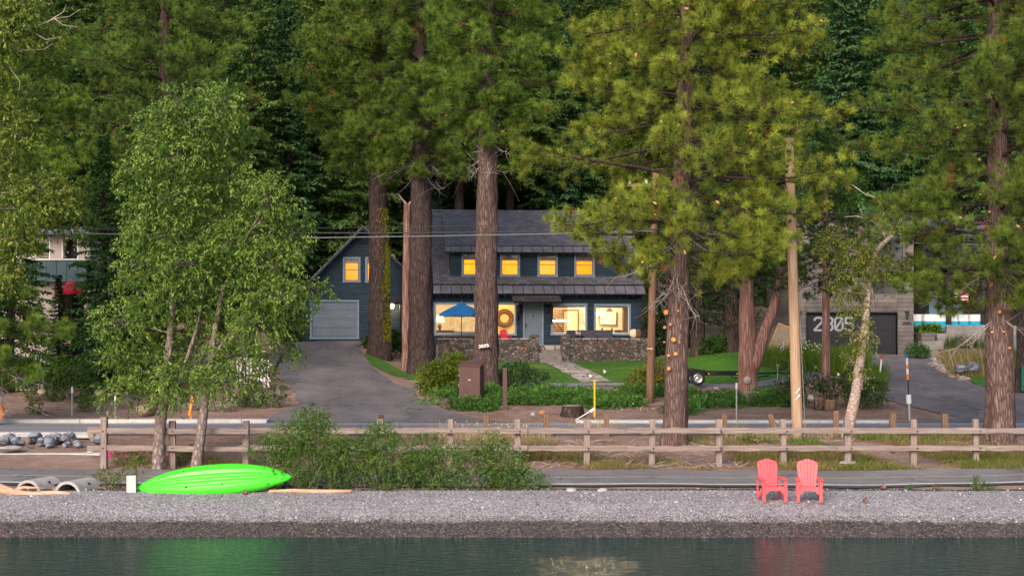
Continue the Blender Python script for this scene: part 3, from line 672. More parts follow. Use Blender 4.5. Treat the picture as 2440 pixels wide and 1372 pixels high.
leafy("leafy_tree", "tallest leafy tree behind the green kayak, grey forked trunk in front of the rail fence", (PX(378, 37.6), 37.6),
      [[(377, 1126, 37.6, .17), (382, 1010, 37.6, .15), (392, 930, 37.6, .12), (410, 760, 37.7, .09), (425, 560, 37.8, .06), (455, 330, 37.8, .03)], [(384, 985, 37.6, .07), (420, 930, 37.5, .06), (470, 780, 37.5, .04), (500, 600, 37.6, .02)]],
      CL1, 37.6, 88, 10, .125, *LC, 41, depth=.9)
leafy("leafy_tree", "shorter leaning leafy tree on the right side of the tallest one, slim pale trunk", (PX(474, 37.2), 37.2),
      [[(466, 1130, 37.2, .15), (482, 1010, 37.2, .12), (492, 930, 37.2, .10), (505, 830, 37.3, .08), (528, 700, 37.4, .06), (590, 560, 37.4, .03)], [(500, 860, 37.2, .05), (570, 760, 37.2, .03), (650, 640, 37.3, .015)]],
      CL2, 37.3, 88, 10, .125, *LC, 42, depth=.9)
YC = ((.065, .12, .014), (.26, .31, .05))
rt = leafy("leafy_tree", "yellow green leafy tree reaching in from the left edge of the photo", (PX(-170, 38), 38.0),
      [[(-170, 1110, 38, .2), (-160, 700, 38, .15), (-110, 300, 38, .09), (-40, 40, 38, .05)]],
      [(10, 40, 60, 50), (70, 30, 45, 35), (100, 75, 35, 35), (30, 95, 60, 25), (5, 230, 45, 50), (30, 290, 50, 40), (60, 320, 30, 30), (15, 360, 45, 30), (20, 420, 50, 35), (100, 450, 50, 35), (150, 460, 30, 30), (60, 500, 70, 40), (130, 520, 45, 25), (40, 560, 40, 25), (-10, 640, 40, 40), (-10, 150, 40, 40)],
      38, 110, 10, .13, *YC, 43, depth=.8)
m = MB(); yb = 37.6; o_ = rt.location
for pl in [[(0, 72), (70, 70), (130, 45), (165, 40), (192, 22)], [(110, 55), (150, 30), (158, 12)], [(0, 110), (60, 120), (105, 118), (125, 105)], [(15, 120), (25, 165), (48, 195), (45, 215), (35, 215)], [(60, 68), (110, 95), (150, 88)], [(130, 45), (150, 60), (185, 65)]]:
    m.tube([(PX(a, yb) - o_.x, yb - o_.y, PZ(b, yb) - o_.z) for a, b in pl], list(np.linspace(.014, .004, len(pl))), 5)
m.obj("bare_twigs", M['dead'], rt)
# broken birch
BC = ((.08, .14, .016), (.26, .28, .045))
bt = leafy("birch_tree", "broken birch with a pale bare snapped top leaning over the rail fence", (PX(2024, 44), 44.0),
      [[(2018, 1052, 44, .19), (2022, 1018, 44, .18), (2038, 940, 44, .16), (2048, 870, 44, .145), (2062, 780, 44, .125), (2068, 700, 44, .10), (2072, 655, 44, .09), (2090, 595, 44, .08)]],
      [(1985, 590, 38, 26), (2030, 600, 36, 30), (2090, 600, 30, 22), (2130, 635, 34, 18), (2070, 640, 50, 20), (2010, 640, 32, 22), (2010, 690, 36, 22), (2050, 705, 22, 18), (2020, 740, 16, 26), (2058, 800, 12, 40), (2035, 800, 10, 26), (2030, 860, 10, 16), (2052, 900, 14, 14), (2110, 665, 22, 12), (1990, 560, 25, 16)],
      44, 85, 9, .12, *BC, 44, bark='bark_birch', depth=.35)
m = MB(); o_ = bt.location
for pl, r0 in [([(2088, 600), (2100, 585), (2125, 562), (2142, 535), (2155, 508)], .10), ([(2112, 575), (2102, 545), (2106, 510), (2100, 485), (2085, 470), (2060, 462), (2030, 440)], .03), ([(2104, 500), (2120, 470), (2128, 440)], .012), ([(2100, 540), (2070, 522), (2040, 515), (2012, 517)], .02), ([(2138, 545), (2146, 562), (2148, 590)], .014), ([(2060, 518), (2050, 500), (2046, 490)], .01), ([(2110, 636), (2138, 633)], .03), ([(2060, 700), (2080, 690), (2082, 740)], .014)]:
    m.tube([(PX(a, 44) - o_.x, 0, PZ(b, 44) - o_.z) for a, b in pl], list(np.linspace(r0, r0 * .45, len(pl))), 7)
m.obj("snapped_top", M['dead'], bt, True)

# --- bushes
def bush(name, label, px, py, Y, clumps, dens, Lf, c1, c2, seed, lp=8, stems=5, group=None, ww=.4, hang=.1, twl=.25, category="bush", bark='bark_grey', part="foliage"):
    g = np.random.default_rng(seed); x = PX(px, Y); z0 = hz(x, Y)
    root = empty(name, (x, Y, z0), label, category, group); off = np.array([x, Y, z0]); s = F / Y; parts = []; st = MB()
    for (cx, cy, rx, ry) in clumps:
        dy = g.uniform(-.3, .3) * rx / s; c = np.array([PX(cx, Y), Y + dy, PZ(cy, Y)]) - off
        n = int(dens * 4.0 * rx * ry / s / s) + 6
        V, T, cc, q, td = leafset(g, c, np.array([rx / s, rx / s * .8, ry / s]), n, lp, Lf, c1, c2, hang, twl, ww); V[:, 2] = np.maximum(V[:, 2], .01 - .0 * V[:, 2]); parts.append((V, T, cc))
        for j in range(stems):
            e = q[g.integers(0, n)]; b = np.array([c[0] * .75 + g.normal() * .1, c[1] * .75, -.05]); md = (b + e) / 2 + g.normal(size=3) * .08
            st.tube([b, md, e], [.014, .010, .004], 4, False)
    V, T, cc = cat(parts); soup(part, V, T, cc, M['leaf'], root); st.obj("stems", M[bark], root)
    return root
WL = ((.04, .105, .016), (.17, .26, .055))
for lab, px, cl in [("willow shrub against the right tip of the green kayak, tallest of the row", 720, [(740, 1010, 45, 30), (690, 1045, 55, 35), (760, 1050, 60, 45), (650, 1075, 50, 28), (720, 1095, 80, 35), (800, 1090, 60, 40), (690, 1140, 50, 26), (770, 1145, 60, 24), (735, 990, 20, 18)]),
                    ("broad willow shrub second from the kayak, behind the pale driftwood board", 900, [(900, 1055, 45, 38), (850, 1085, 55, 40), (930, 1090, 70, 40), (870, 1140, 70, 28), (950, 1145, 60, 25), (915, 1030, 25, 20)]),
                    ("middle willow shrub of the row in front of the bike path", 1030, [(1010, 1070, 45, 30), (1050, 1095, 60, 38), (1000, 1115, 50, 35), (1040, 1145, 60, 24)]),
                    ("willow shrub with pale tips, fourth from the kayak", 1150, [(1170, 1065, 40, 28), (1120, 1090, 45, 32), (1190, 1095, 55, 35), (1140, 1140, 60, 26), (1215, 1120, 35, 30)]),
                    ("low willow shrub ending the row beside the open bike path", 1260, [(1235, 1140, 45, 26), (1275, 1148, 26, 20), (1205, 1148, 40, 20)])]:
    bush("willow_shrub", lab, px, 1166, 33.75 if px == 720 else 34.0, cl, 200, .10, *WL, seed=50 + px, lp=9, ww=.24, hang=.15, twl=.28)
bush("shrub", "lime green rounded shrub left of the brown metal cabinet", 1050, 930, 60.5, [(1080, 870, 40, 28), (1040, 895, 45, 30), (1075, 905, 45, 25), (1020, 915, 28, 16)], 150, .11, (.06, .10, .010), (.20, .25, .020), 61, ww=.6)
bush("shrub", "golden green shrub behind the old brown utility pole", 1545, 930, 61, [(1530, 905, 35, 26), (1570, 890, 34, 28), (1560, 925, 50, 24), (1580, 950, 30, 25)], 130, .11, (.07, .09, .010), (.30, .22, .025), 62, ww=.5)
bush("shrub", "grey green shrub right of the big pine before the lawn", 1245, 905, 63.5, [(1230, 890, 38, 26), (1270, 900, 35, 20), (1205, 905, 25, 18)], 130, .12, (.02, .055, .018), (.07, .13, .04), 63, ww=.5)
bush("shrub", "sprawling dark green shrub at the foot of the broken birch", 2040, 960, 55.5, [(1990, 925, 45, 26), (2040, 910, 40, 30), (2080, 930, 32, 28), (2060, 950, 45, 18), (1920, 915, 50, 30), (1880, 920, 40, 22)], 90, .11, (.025, .05, .014), (.09, .13, .035), 64, ww=.5)
bush("shrub", "large loose shrub with bright top at the left before the white fence", 130, 960, 57.5, [(120, 870, 45, 35), (170, 880, 45, 30), (100, 920, 50, 26), (170, 935, 60, 26), (60, 900, 30, 25), (225, 930, 30, 20)], 65, .12, (.03, .075, .012), (.10, .19, .02), 65, ww=.5)
bush("shrub", "dense dark shrub growing at the left corner of the garage", 700, 815, 80, [(700, 780, 32, 32), (670, 790, 30, 26), (720, 795, 20, 18)], 120, .16, (.02, .05, .018), (.06, .11, .035), 66, ww=.5)
bush("shrub", "dark leafy shrub between the mossy pine and the garage porch", 945, 830, 77, [(942, 812, 18, 24), (880, 815, 12, 14), (955, 825, 12, 12)], 150, .15, (.018, .06, .012), (.06, .15, .02), 67, ww=.5)
bush("shrub", "round dark green bush between two dark trunks beyond the lawn", 1700, 850, 74, [(1695, 830, 24, 26), (1715, 822, 18, 22)], 180, .13, (.025, .065, .012), (.07, .15, .025), 68, ww=.5)
bush("shrub", "shaded bushes at the right corner of the blue house", 1550, 830, 80, [(1560, 760, 28, 45), (1570, 810, 30, 32), (1610, 800, 30, 36), (1640, 820, 25, 26)], 90, .16, (.012, .035, .010), (.045, .09, .02), 69, ww=.5)
bush("shrub", "small bright shrub between the two grey marker stakes", 205, 970, 54.5, [(204, 962, 18, 12)], 260, .09, (.05, .11, .010), (.12, .2, .02), 70, ww=.5)
bush("shrub", "small olive shrub on the bare bank at the left", 84, 978, 54.2, [(84, 967, 16, 12)], 240, .09, (.05, .08, .012), (.12, .15, .025), 71, ww=.5)
bush("shrub", "variegated pale leaved shrub behind the orange flagged stake", 520, 970, 54.6, [(450, 950, 25, 14), (490, 945, 28, 16), (530, 965, 24, 12)], 170, .08, (.12, .17, .07), (.45, .47, .30), 72, ww=.6)
bush("shrub", "low shrub at the left corner of the driveway", 640, 965, 55.5, [(640, 955, 24, 16), (665, 935, 25, 14), (600, 950, 26, 22), (570, 930, 40, 30)], 110, .10, (.03, .07, .014), (.10, .16, .03), 73, ww=.5)
bush("shrub", "bright green clipped bush by the right hand garage corner", 2190, 845, 71.5, [(2178, 834, 15, 12), (2196, 836, 14, 12)], 330, .10, (.03, .10, .02), (.08, .20, .04), 74, ww=.5)
bush("plant", "leafy plant in the upper grey planter by the modern porch", 2210, 800, 74.5, [(2212, 786, 24, 9)], 260, .2, (.06, .13, .012), (.16, .26, .03), 75, ww=.5, category="plant")
bush("plant", "leafy plant in the lower grey planter by the modern porch", 2212, 810, 73.8, [(2212, 803, 22, 7)], 260, .2, (.06, .13, .012), (.15, .24, .03), 76, ww=.5, category="plant")
bush("plant", "weedy plant growing out of the gravel at the right end of the beach", 2335, 1167, 33.6, [(2325, 1155, 12, 12), (2350, 1160, 18, 8), (2325, 1143, 5, 8)], 300, .07, (.04, .10, .012), (.10, .19, .025), 77, ww=.35, category="plant", twl=.12)
bush("plant", "tiny weed on the gravel edge right of the coral chairs", 2165, 1166, 33.7, [(2165, 1162, 7, 6)], 500, .05, (.05, .11, .012), (.12, .2, .025), 78, ww=.35, category="plant", twl=.08)
bush("plant", "second tiny weed on the gravel edge, nearer the right end of the beach", 2235, 1167, 33.65, [(2235, 1163, 9, 4)], 500, .05, (.05, .11, .012), (.12, .2, .025), 79, ww=.35, category="plant", twl=.08)
bush("plant", "straggly plant with dry leaves left of the white board and kayak", 280, 1168, 33.7, [(280, 1145, 34, 18), (255, 1135, 22, 14), (330, 1110, 22, 16)], 170, .09, (.06, .11, .015), (.24, .24, .05), 80, ww=.3, category="plant", twl=.2)
bush("plant", "green weeds with pink flowers under the left end of the rail fence", 330, 1098, 38.6, [(300, 1085, 34, 14), (350, 1090, 30, 12), (435, 1085, 28, 14), (460, 1075, 18, 12)], 180, .08, (.05, .12, .014), (.14, .22, .03), 81, ww=.35, category="plant", twl=.18)
bush("shrub", "pale green bush behind the fence between the two poles", 1800, 1060, 42.3, [(1790, 1045, 34, 14), (1840, 1048, 30, 14), (1775, 1030, 20, 10)], 150, .09, (.10, .15, .03), (.33, .34, .12), 82, ww=.45)
# ---------------------------------------------------------------- houses
RX90 = (R(90), 0, 0)
M['siding'] = brickmat("blue_shingle_siding", (.019, .036, .056), (.027, .048, .073), (.010, .020, .031), 1.1, .165, .008, rot=(R(90), 0, 0), bump=.9, bdist=.03, noise=.3, spec=.3)
M['trim'] = noisy("grey_blue_trim", [(.3, (.16, .22, .30)), (.7, (.23, .31, .41))], 4, rough=.55, bump=0)
M['gdoor'] = noisy("grey_garage_paint", [(.3, (.135, .165, .205)), (.7, (.165, .205, .25))], 1.2, rough=.5, bump=0)
M['shingle'] = brickmat("roof_shingles", (.10, .096, .108), (.165, .157, .174), (.035, .033, .038), .32, .17, .014, rot=(0, 0, 0), bump=1.0, bdist=.03, noise=.35, spec=.25)
M['shakes'] = brickmat("long_eave_shingles", (.12, .115, .13), (.17, .16, .178), (.02, .018, .025), .60, 2.0, .025, bump=.7, offset=0, noise=.4)
M['darkroof'] = brickmat("old_porch_shingles", (.05, .04, .042), (.09, .07, .07), (.015, .012, .014), .55, .26, .02, bump=.9, noise=.4)
M['black'] = plain("dark_paint", (.012, .014, .018), .5)
M['warm_wall'] = plain("warm_plaster", (.75, .62, .40), .8)
M['cream'] = plain("cream_plaster", (.82, .74, .60), .8)
M['ochre'] = plain("ochre_plaster", (.85, .60, .11), .8)
M['floorwood'] = plain("wood_floor", (.30, .17, .09), .5)
M['blind'] = plain("roller_blind", (.17, .15, .16), .9)
M['whitepaint'] = plain("white_paint", (.75, .74, .72), .5)
M['brownwood'] = noisy("stained_wood", [(.3, (.10, .05, .03)), (.7, (.20, .11, .06))], 6, (1, 1, 4), bump=.1)
def glassmat():
    m, nt, b = newmat("window_glass"); L = nt.links
    t = N(nt, "ShaderNodeBsdfTransparent"); gl = N(nt, "ShaderNodeBsdfGlossy", Roughness=.02); fr = N(nt, "ShaderNodeFresnel", IOR=1.5)
    ad = N(nt, "ShaderNodeMath", operation='MULTIPLY'); L.new(fr.outputs[0], ad.inputs[0]); ad.inputs[1].default_value = 1.6
    mx = N(nt, "ShaderNodeMixShader"); L.new(ad.outputs[0], mx.inputs[0]); L.new(t.outputs[0], mx.inputs[1]); L.new(gl.outputs[0], mx.inputs[2]); L.new(mx.outputs[0], nt.nodes["Material Output"].inputs[0])
    return m
M['glass'] = glassmat()
def stonemat(name, a, b_, c, sc=4.6, red=True):
    m, nt, b = newmat(name); L = nt.links; mp = mapped(nt, (1, 1, 1.5))
    nz = N(nt, "ShaderNodeTexNoise", Scale=2.5, Detail=3); L.new(mp.outputs[0], nz.inputs[0])
    ad = N(nt, "ShaderNodeVectorMath", operation='MULTIPLY_ADD'); L.new(nz.outputs["Color"], ad.inputs[0]); ad.inputs[1].default_value = (.35,) * 3; L.new(mp.outputs[0], ad.inputs[2])
    v = N(nt, "ShaderNodeTexVoronoi", Scale=sc, feature='DISTANCE_TO_EDGE'); L.new(ad.outputs[0], v.inputs[0])
    cv = N(nt, "ShaderNodeTexVoronoi", Scale=sc); L.new(ad.outputs[0], cv.inputs[0])
    s = N(nt, "ShaderNodeSeparateColor"); L.new(cv.outputs["Color"], s.inputs[0])
    stops = [(0, a), (.35, b_), (.6, c), (.9, b_)] + ([(.96, (.30, .09, .05))] if red else [])
    r = ramp(nt, stops); r.color_ramp.interpolation = 'CONSTANT' if red else 'LINEAR'; L.new(s.outputs[0], r.inputs[0])
    e = ramp(nt, [(.0, (.38, .34, .32)), (.10, (1, 1, 1))]); L.new(v.outputs[0], e.inputs[0])
    n2 = N(nt, "ShaderNodeTexNoise", Scale=14, Detail=8, Roughness=.7); L.new(mp.outputs[0], n2.inputs[0])
    m1 = N(nt, "ShaderNodeMix", data_type='RGBA', blend_type='MULTIPLY'); m1.inputs[0].default_value = 1; L.new(r.outputs[0], m1.inputs[6]); L.new(e.outputs[0], m1.inputs[7])
    m2 = N(nt, "ShaderNodeMix", data_type='RGBA', blend_type='OVERLAY'); m2.inputs[0].default_value = .6; L.new(m1.outputs[2], m2.inputs[6]); L.new(n2.outputs["Fac"], m2.inputs[7])
    L.new(m2.outputs[2], b.inputs["Base Color"]); b.inputs["Roughness"].default_value = .9
    e2 = ramp(nt, [(.0, (0, 0, 0)), (.18, (1, 1, 1))]); L.new(v.outputs[0], e2.inputs[0])
    bp = N(nt, "ShaderNodeBump", Strength=1, Distance=.06); L.new(e2.outputs[0], bp.inputs["Height"]); L.new(bp.outputs[0], b.inputs["Normal"])
    return m
M['fieldstone'] = stonemat("fieldstone", (.10, .082, .074), (.155, .125, .11), (.22, .18, .16))

def wall(m, ul, ur, zs, v, t, holes):
    """wall in the (u,z) plane at depth v, thickness t, between edges ul(z), ur(z), with rectangular openings"""
    zb = sorted(set(list(zs) + [h[2] for h in holes] + [h[3] for h in holes]))
    for za, zt in zip(zb[:-1], zb[1:]):
        zm = (za + zt) / 2; hs = sorted([h for h in holes if h[2] < zm < h[3]])
        cuts = [None] + [c for h in hs for c in (h[0], h[1])] + [None]
        for i in range(0, len(cuts), 2):
            a0 = ul(za) if cuts[i] is None else cuts[i]; a1 = ul(zt) if cuts[i] is None else cuts[i]
            b0 = ur(za) if cuts[i + 1] is None else cuts[i + 1]; b1 = ur(zt) if cuts[i + 1] is None else cuts[i + 1]
            m.quad((a0, v, za), (b0, v, za), (b1, v, zt), (a1, v, zt)); m.quad((b0, v + t, za), (a0, v + t, za), (a1, v + t, zt), (b1, v + t, zt))
            if i == 0: m.quad((a0, v + t, za), (a0, v, za), (a1, v, zt), (a1, v + t, zt))
            if i + 2 >= len(cuts): m.quad((b0, v, za), (b0, v + t, za), (b1, v + t, zt), (b1, v, zt))
    for a, b, c, d in holes:
        m.quad((a, v, c), (a, v + t, c), (a, v + t, d), (a, v, d)); m.quad((b, v + t, c), (b, v, c), (b, v, d), (b, v + t, d))
        m.quad((a, v, d), (a, v + t, d), (b, v + t, d), (b, v, d)); m.quad((a, v + t, c), (a, v, c), (b, v, c), (b, v + t, c))
    return m
def frame(m, a, b, c, d, w_, v0, v1):
    m.box(a - w_, b + w_, v0, v1, d, d + w_); m.box(a - w_ * 1.15, b + w_ * 1.15, v0 - .03, v1, c - w_, c)
    m.box(a - w_, a, v0, v1, c, d); m.box(b, b + w_, v0, v1, c, d); return m
def window(root, a, b, c, d, v, sash=False, blind=0, fm='trim', fw=.11, mull=()):
    f = frame(MB(), a, b, c, d, fw, v - .035, v + .04).obj("window", M[fm], root)
    s = MB(); q = .035; vs = v + .03
    s.box(a, b, vs, vs + .04, c, c + q); s.box(a, b, vs, vs + .04, d - q, d); s.box(a, a + q, vs, vs + .04, c + q, d - q); s.box(b - q, b, vs, vs + .04, c + q, d - q)
    if sash: s.box(a + q, b - q, vs, vs + .04, (c + d) / 2 - .02, (c + d) / 2 + .02)
    for u in mull: s.box(u - .02, u + .02, vs, vs + .04, c + q, d - q)
    s.obj("sash", M['black' if fm == 'black' else 'whitepaint' if not sash else 'brownwood'], f)
    MB().quad((a, vs + .02, c), (b, vs + .02, c), (b, vs + .02, d), (a, vs + .02, d)).obj("pane", M['glass'], f)
    if blind: MB().box(a + .02, b - .02, v + .075, v + .082, d - blind, d).obj("blind", M['blind'], f)
    return f
def room(root, a, b, v0, v1, z0, z1, wm, fl='floorwood', cm='cream'):
    m = MB(); t = .06
    m.box(a, b, v1, v1 + t, z0, z1); m.box(a - t, a, v0, v1, z0, z1); m.box(b, b + t, v0, v1, z0, z1); m.obj("interior_wall", M[wm], root)
    MB().box(a, b, v0, v1, z1, z1 + t).obj("interior_ceiling", M[cm], root); MB().box(a, b, v0, v1, z0 - t, z0).obj("interior_floor", M[fl], root)
def lamp(parent, loc, power, colr, r=.18, name="lamp_light"):
    d = bpy.data.lights.new(name, 'POINT'); d.energy = power; d.color = colr; d.shadow_soft_size = r
    o = bpy.data.objects.new(name, d); C.objects.link(o); o.parent = parent; o.location = loc; return o
def bulbmat(name, c, s): return plain(name, (.9, .8, .6), .5, emis=c, es=s)
M['bulb'] = bulbmat("lit_bulb", (1, .78, .45), 14); M['shade_lit'] = bulbmat("lit_lamp_shade", (1, .62, .2), 2.2)

HY = 81.0; HR = R(5)
house = empty("lake_house", (PX(1270, HY), HY, 0), "dark blue shingled house with lit windows, long dormer and attached gabled garage", "house", rz=HR)
hu = lambda px: (px - 1270) / 40.74
def hz_(py, v=0): return CAMZ + (810 - py) * (HY + v) / F
# main block
uL, uR = hu(1026), hu(1532); zB = 3.0; zE = hz_(696)
ridge_v, ridge_z, eave_v, eave_z = 4.6, hz_(504, 4.6), -.62, hz_(700, -.6)
sl = (ridge_z - eave_z) / (ridge_v - eave_v)
rz_ = lambda v: eave_z + (v - eave_v) * sl
W1 = (hu(1038), hu(1226), hz_(795), hz_(725)); W2 = (hu(1317), hu(1396), hz_(794), hz_(727)); W3 = (hu(1421), hu(1501), hz_(794), hz_(728))
D = (hu(1250), hu(1291), hz_(819), hz_(727))
m = MB(); wall(m, lambda z: uL, lambda z: uR, [zB, eave_z + .55], 0, .2, [W1, W2, W3, D])
m.obj("front_wall", M['siding'], house)
for u, n_ in ((uL, 0), (uR - .2, 1)):
    m = MB(); zt = rz_(0) - .1
    pts = [(0.21, zB), (9.2, zB), (9.2, zt), (ridge_v, ridge_z - .12), (.21, zt)]
    k = len(pts); a = [(u, y, z) for y, z in pts]; b = [(u + .2, y, z) for y, z in pts]; m.poly(a[::-1]); m.poly(b)
    for i in range(k): j = (i + 1) % k; m.quad(a[i], a[j], b[j], b[i])
    m.obj("side_wall", M['siding'], house)
MB().box(uL + .2, uR - .2, 9.0, 9.2, zB, zE + .5).obj("back_wall", M['siding'], house)
def slab(name, u0, u1, v0, z0, v1, z1, t, mat, parent, u0b=None, u1b=None):
    """sloping roof panel; its own axes lie along the slope so shingle rows follow it"""
    L_ = math.hypot(v1 - v0, z1 - z0); u0b = u0 if u0b is None else u0b; u1b = u1 if u1b is None else u1b
    m = MB(); p = [(u0, 0), (u1, 0), (u1b, L_), (u0b, L_)]
    m.poly([(x, y, 0) for x, y in p]); m.poly([(x, y, -t) for x, y in p][::-1])
    for i in range(4): j = (i + 1) % 4; m.quad((*p[i], -t), (*p[j], -t), (*p[j], 0), (*p[i], 0))
    o = m.obj(name, mat, parent, loc=(0, v0, z0)); o.rotation_euler = (math.atan2(z1 - z0, v1 - v0), 0, 0); return o
rl, rr_ = hu(1021), hu(1537)
# main roof: flared eave course, then shingles round the dormer
ev1 = .10; ez1 = rz_(ev1)
slab("eave_roof", rl, rr_, eave_v - .05, eave_z, .02, rz_(.02) - .12, .10, M['shakes'], house)
slab("roof", rl, rr_, -.06, rz_(-.06) + .02, .40, rz_(.40) + .02, .12, M['shingle'], house)
slab("roof", rl, hu(1073), .40, rz_(.40) + .02, ridge_v, ridge_z, .12, M['shingle'], house)
slab("roof", hu(1479), rr_, .40, rz_(.40) + .02, ridge_v, ridge_z, .12, M['shingle'], house)
slab("roof", rl, rr_, 9.8, rz_(-.6), ridge_v, ridge_z, .12, M['shingle'], house)
MB().box(rl, rr_, ridge_v - .12, ridge_v + .12, ridge_z - .06, ridge_z + .06).obj("ridge_cap", M['shingle'], house)
# dormer
dv = .42; dzb = rz_(dv) - .15; dL, dR = hu(1074), hu(1478); dzt = hz_(597, dv)
wins = [(hu(a), hu(b), hz_(655, dv), hz_(605 + i * .8, dv)) for i, (a, b) in enumerate([(1105, 1146), (1197, 1236), (1287, 1327), (1376, 1416)])]
m = MB(); wall(m, lambda z: dL, lambda z: dR, [dzb, dzt], dv, .18, wins); m.obj("dormer_wall", M['siding'], house)
for u in (dL, dR - .15):
    m = MB(); pts = [(dv + .18, dzb), (dv + .18, dzt), (3.6, dzt + 1.7), (3.6, rz_(3.6) - .05)]
    a = [(u, y, z) for y, z in pts]; b = [(u + .15, y, z) for y, z in pts]; m.poly(a); m.poly(b[::-1])
    for i in range(4): j = (i + 1) % 4; m.quad(a[i], b[i], b[j], a[j])
    m.obj("dormer_cheek", M['siding'], house)
dev, dez = dv - .55, hz_(601, dv - .55); des = (ridge_z - dez) / (ridge_v - dev)
slab("dormer_eave", hu(1061), hu(1490), dev, dez, dev + .62, dez + .62 * des * 1.1, .09, M['shakes'], house)
slab("dormer_roof", hu(1063), hu(1488), dev + .56, dez + .62 * des + .06, ridge_v, ridge_z + .02, .10, M['shingle'], house, hu(1062), hu(1487))
m = MB()
for i in range(22):
    u = dL + .1 + i * (dR - dL - .2) / 21; m.box(u - .035, u + .035, dev + .08, dv, dez - .13, dez - .02)
for i in range(30):
    u = uL + .1 + i * (uR - uL - .2) / 29; m.box(u - .04, u + .04, eave_v + .1, 0, eave_z - .15, eave_z - .02)
m.obj("rafter_tails", M['black'], house)
for i, w_ in enumerate(wins): window(house, *w_, dv, True, (w_[3] - w_[2]) * .30)
window(house, *W1, 0, False, .0, mull=()); window(house, *W2, 0, False, .12); window(house, *W3, 0, False, .12)
# door
f = frame(MB(), D[0], D[1], D[2], D[3], .10, -.04, .05).obj("door_frame", M['trim'], house)
d_ = MB(); d_.box(D[0], D[1], .06, .11, D[2], D[3])
for r_ in ((.12, .45), (.55, .92)):
    for c_ in ((.12, .45), (.55, .88)):
        w_ = D[1] - D[0]; h_ = D[3] - D[2]; d_.box(D[0] + w_ * c_[0], D[0] + w_ * c_[1], .052, .06, D[2] + h_ * r_[0], D[2] + h_ * r_[1])
dr = d_.obj("door", M['gdoor'], house)
MB().box(D[0] + .06, D[0] + .11, .0, .06, D[2] + .95, D[2] + 1.2).obj("handle", M['black'], dr); MB().box((D[0] + D[1]) / 2 - .03, (D[0] + D[1]) / 2 + .03, .02, .06, D[2] + 1.6, D[2] + 1.72).obj("knocker", M['black'], dr)
# porch roof
pr = slab("porch_roof", hu(1218), hu(1332), -1.25, hz_(718, -1.2), -.02, hz_(693, 0) , .10, M['darkroof'], house)
m = MB()
for u in (hu(1232), hu(1314)):
    m = MB(); m.box(u - .06, u + .06, -.10, -.002, hz_(772), hz_(722)); m.tube([(u, -.1, hz_(765)), (u, -.55, hz_(738)), (u, -1.0, hz_(722, -1))], .05, 6); m.box(u - .05, u + .05, -1.1, -.1, hz_(721) - .12, hz_(721))
    m.obj("porch_bracket", M['black'], house)
m = MB()
for i in range(9): u = hu(1222) + i * (hu(1328) - hu(1222)) / 8; m.box(u - .03, u + .03, -1.2, -1.0, hz_(719, -1.2) - .12, hz_(719, -1.2) - .03)
m.obj("porch_rafters", M['black'], house)
for u in (hu(1237), hu(1303)):
    lm = MB().lathe([(0, .0), (.05, .02), (.09, .06), (.10, .30), (.13, .33), (.02, .43), (0, .43)], u, -.16, hz_(745), 8); lm.box(u - .02, u + .02, -.16, 0, hz_(745) + .38, hz_(745) + .41); lm.obj("sconce", M['black'], house)
# rooms
room(house, hu(1030), hu(1240), .21, 4.6, 3.75, 6.55, 'cream'); room(house, hu(1243), hu(1300), .3, 1.5, 3.75, 6.5, 'siding')
room(house, hu(1303), hu(1527), .21, 5.2, 3.75, 6.55, 'cream'); MB().box(hu(1409) - .05, hu(1409) + .05, .22, 1.6, 3.76, 6.54).obj("interior_partition", M['warm_wall'], house)
MB().box(hu(1182), hu(1239), 3.0, 3.08, 3.76, 6.54).obj("interior_partition", plain("tan_plaster", (.62, .40, .15), .8), house)
room(house, dL + .16, dR - .16, dv + .19, 4.0, dzb + .15, 9.5, 'ochre', cm='ochre'); 
for u in (hu(1165), hu(1262), hu(1350)): MB().box(u - .04, u + .04, dv + .2, 3.9, dzb + .2, 9.45).obj("interior_partition", M['ochre'], house)
WA = (1, .74, .42); WB = (1, .66, .20)
for u, v_, z, p in [(hu(1075), 1.8, 6.2, 75), (hu(1200), 1.6, 6.2, 70), (hu(1360), 2.4, 6.2, 140), (hu(1460), 2.4, 6.2, 210)]: lamp(house, (u, v_, z), p, WA)
for u in (hu(1120), hu(1215), hu(1305), hu(1400)): lamp(house, (u, 1.8, 9.1), 75, WB)
# garage wing
gL, gR, gZ = hu(733), hu(1003), 4.28; gv = -.25; gap = hz_(549, gv); gex = (hu(733) + hu(1003)) / 2; gez = hz_(688, gv)
gs = (gap - gez) / (gex - gL)
GD = (hu(748), hu(854), 4.36, hz_(720, gv)); GW1 = (hu(825), hu(857), hz_(670, gv), hz_(619, gv)); GW2 = (hu(877), hu(909), hz_(670, gv), hz_(619, gv))
m = MB(); wall(m, lambda z: gL if z <= gez else gL + (z - gez) / gs, lambda z: gR if z <= gez else gR - (z - gez) / gs, [3.6, gez, gap], gv, .2, [GD, GW1, GW2])
m.obj("garage_wall", M['siding'], house)
m = MB(); m.box(gL, gL + .2, gv + .21, 8, 3.6, gez); m.box(gR - .2, gR, gv + .21, 8, 3.6, gez); m.obj("garage_side_wall", M['siding'], house)
m = MB(); m.prism([(gL, 3.6), (gR, 3.6), (gR, gez), (gex, gap - .1), (gL, gez)], 7.9, 8.1); m.obj("garage_back_wall", M['siding'], house)
for sgn in (-1, 1):
    m = MB(); ux = gex + sgn * (gex - gL + .55); zx = gez - .55 * gs
    a, b = (gex, gap + .06), (ux, zx + .06)
    m.prism([a, b, (b[0], b[1] + .14), (a[0], a[1] + .14)], gv - .5, 8.6); m.obj("garage_roof", M['shingle'], house)
    m = MB(); m.prism([(a[0], a[1] - .12), (b[0], b[1] - .12), (b[0], b[1] + .02), (a[0], a[1] + .02)], gv - .53, gv - .48); m.obj("barge_board", M['trim'] if 0 else M['siding'], house)
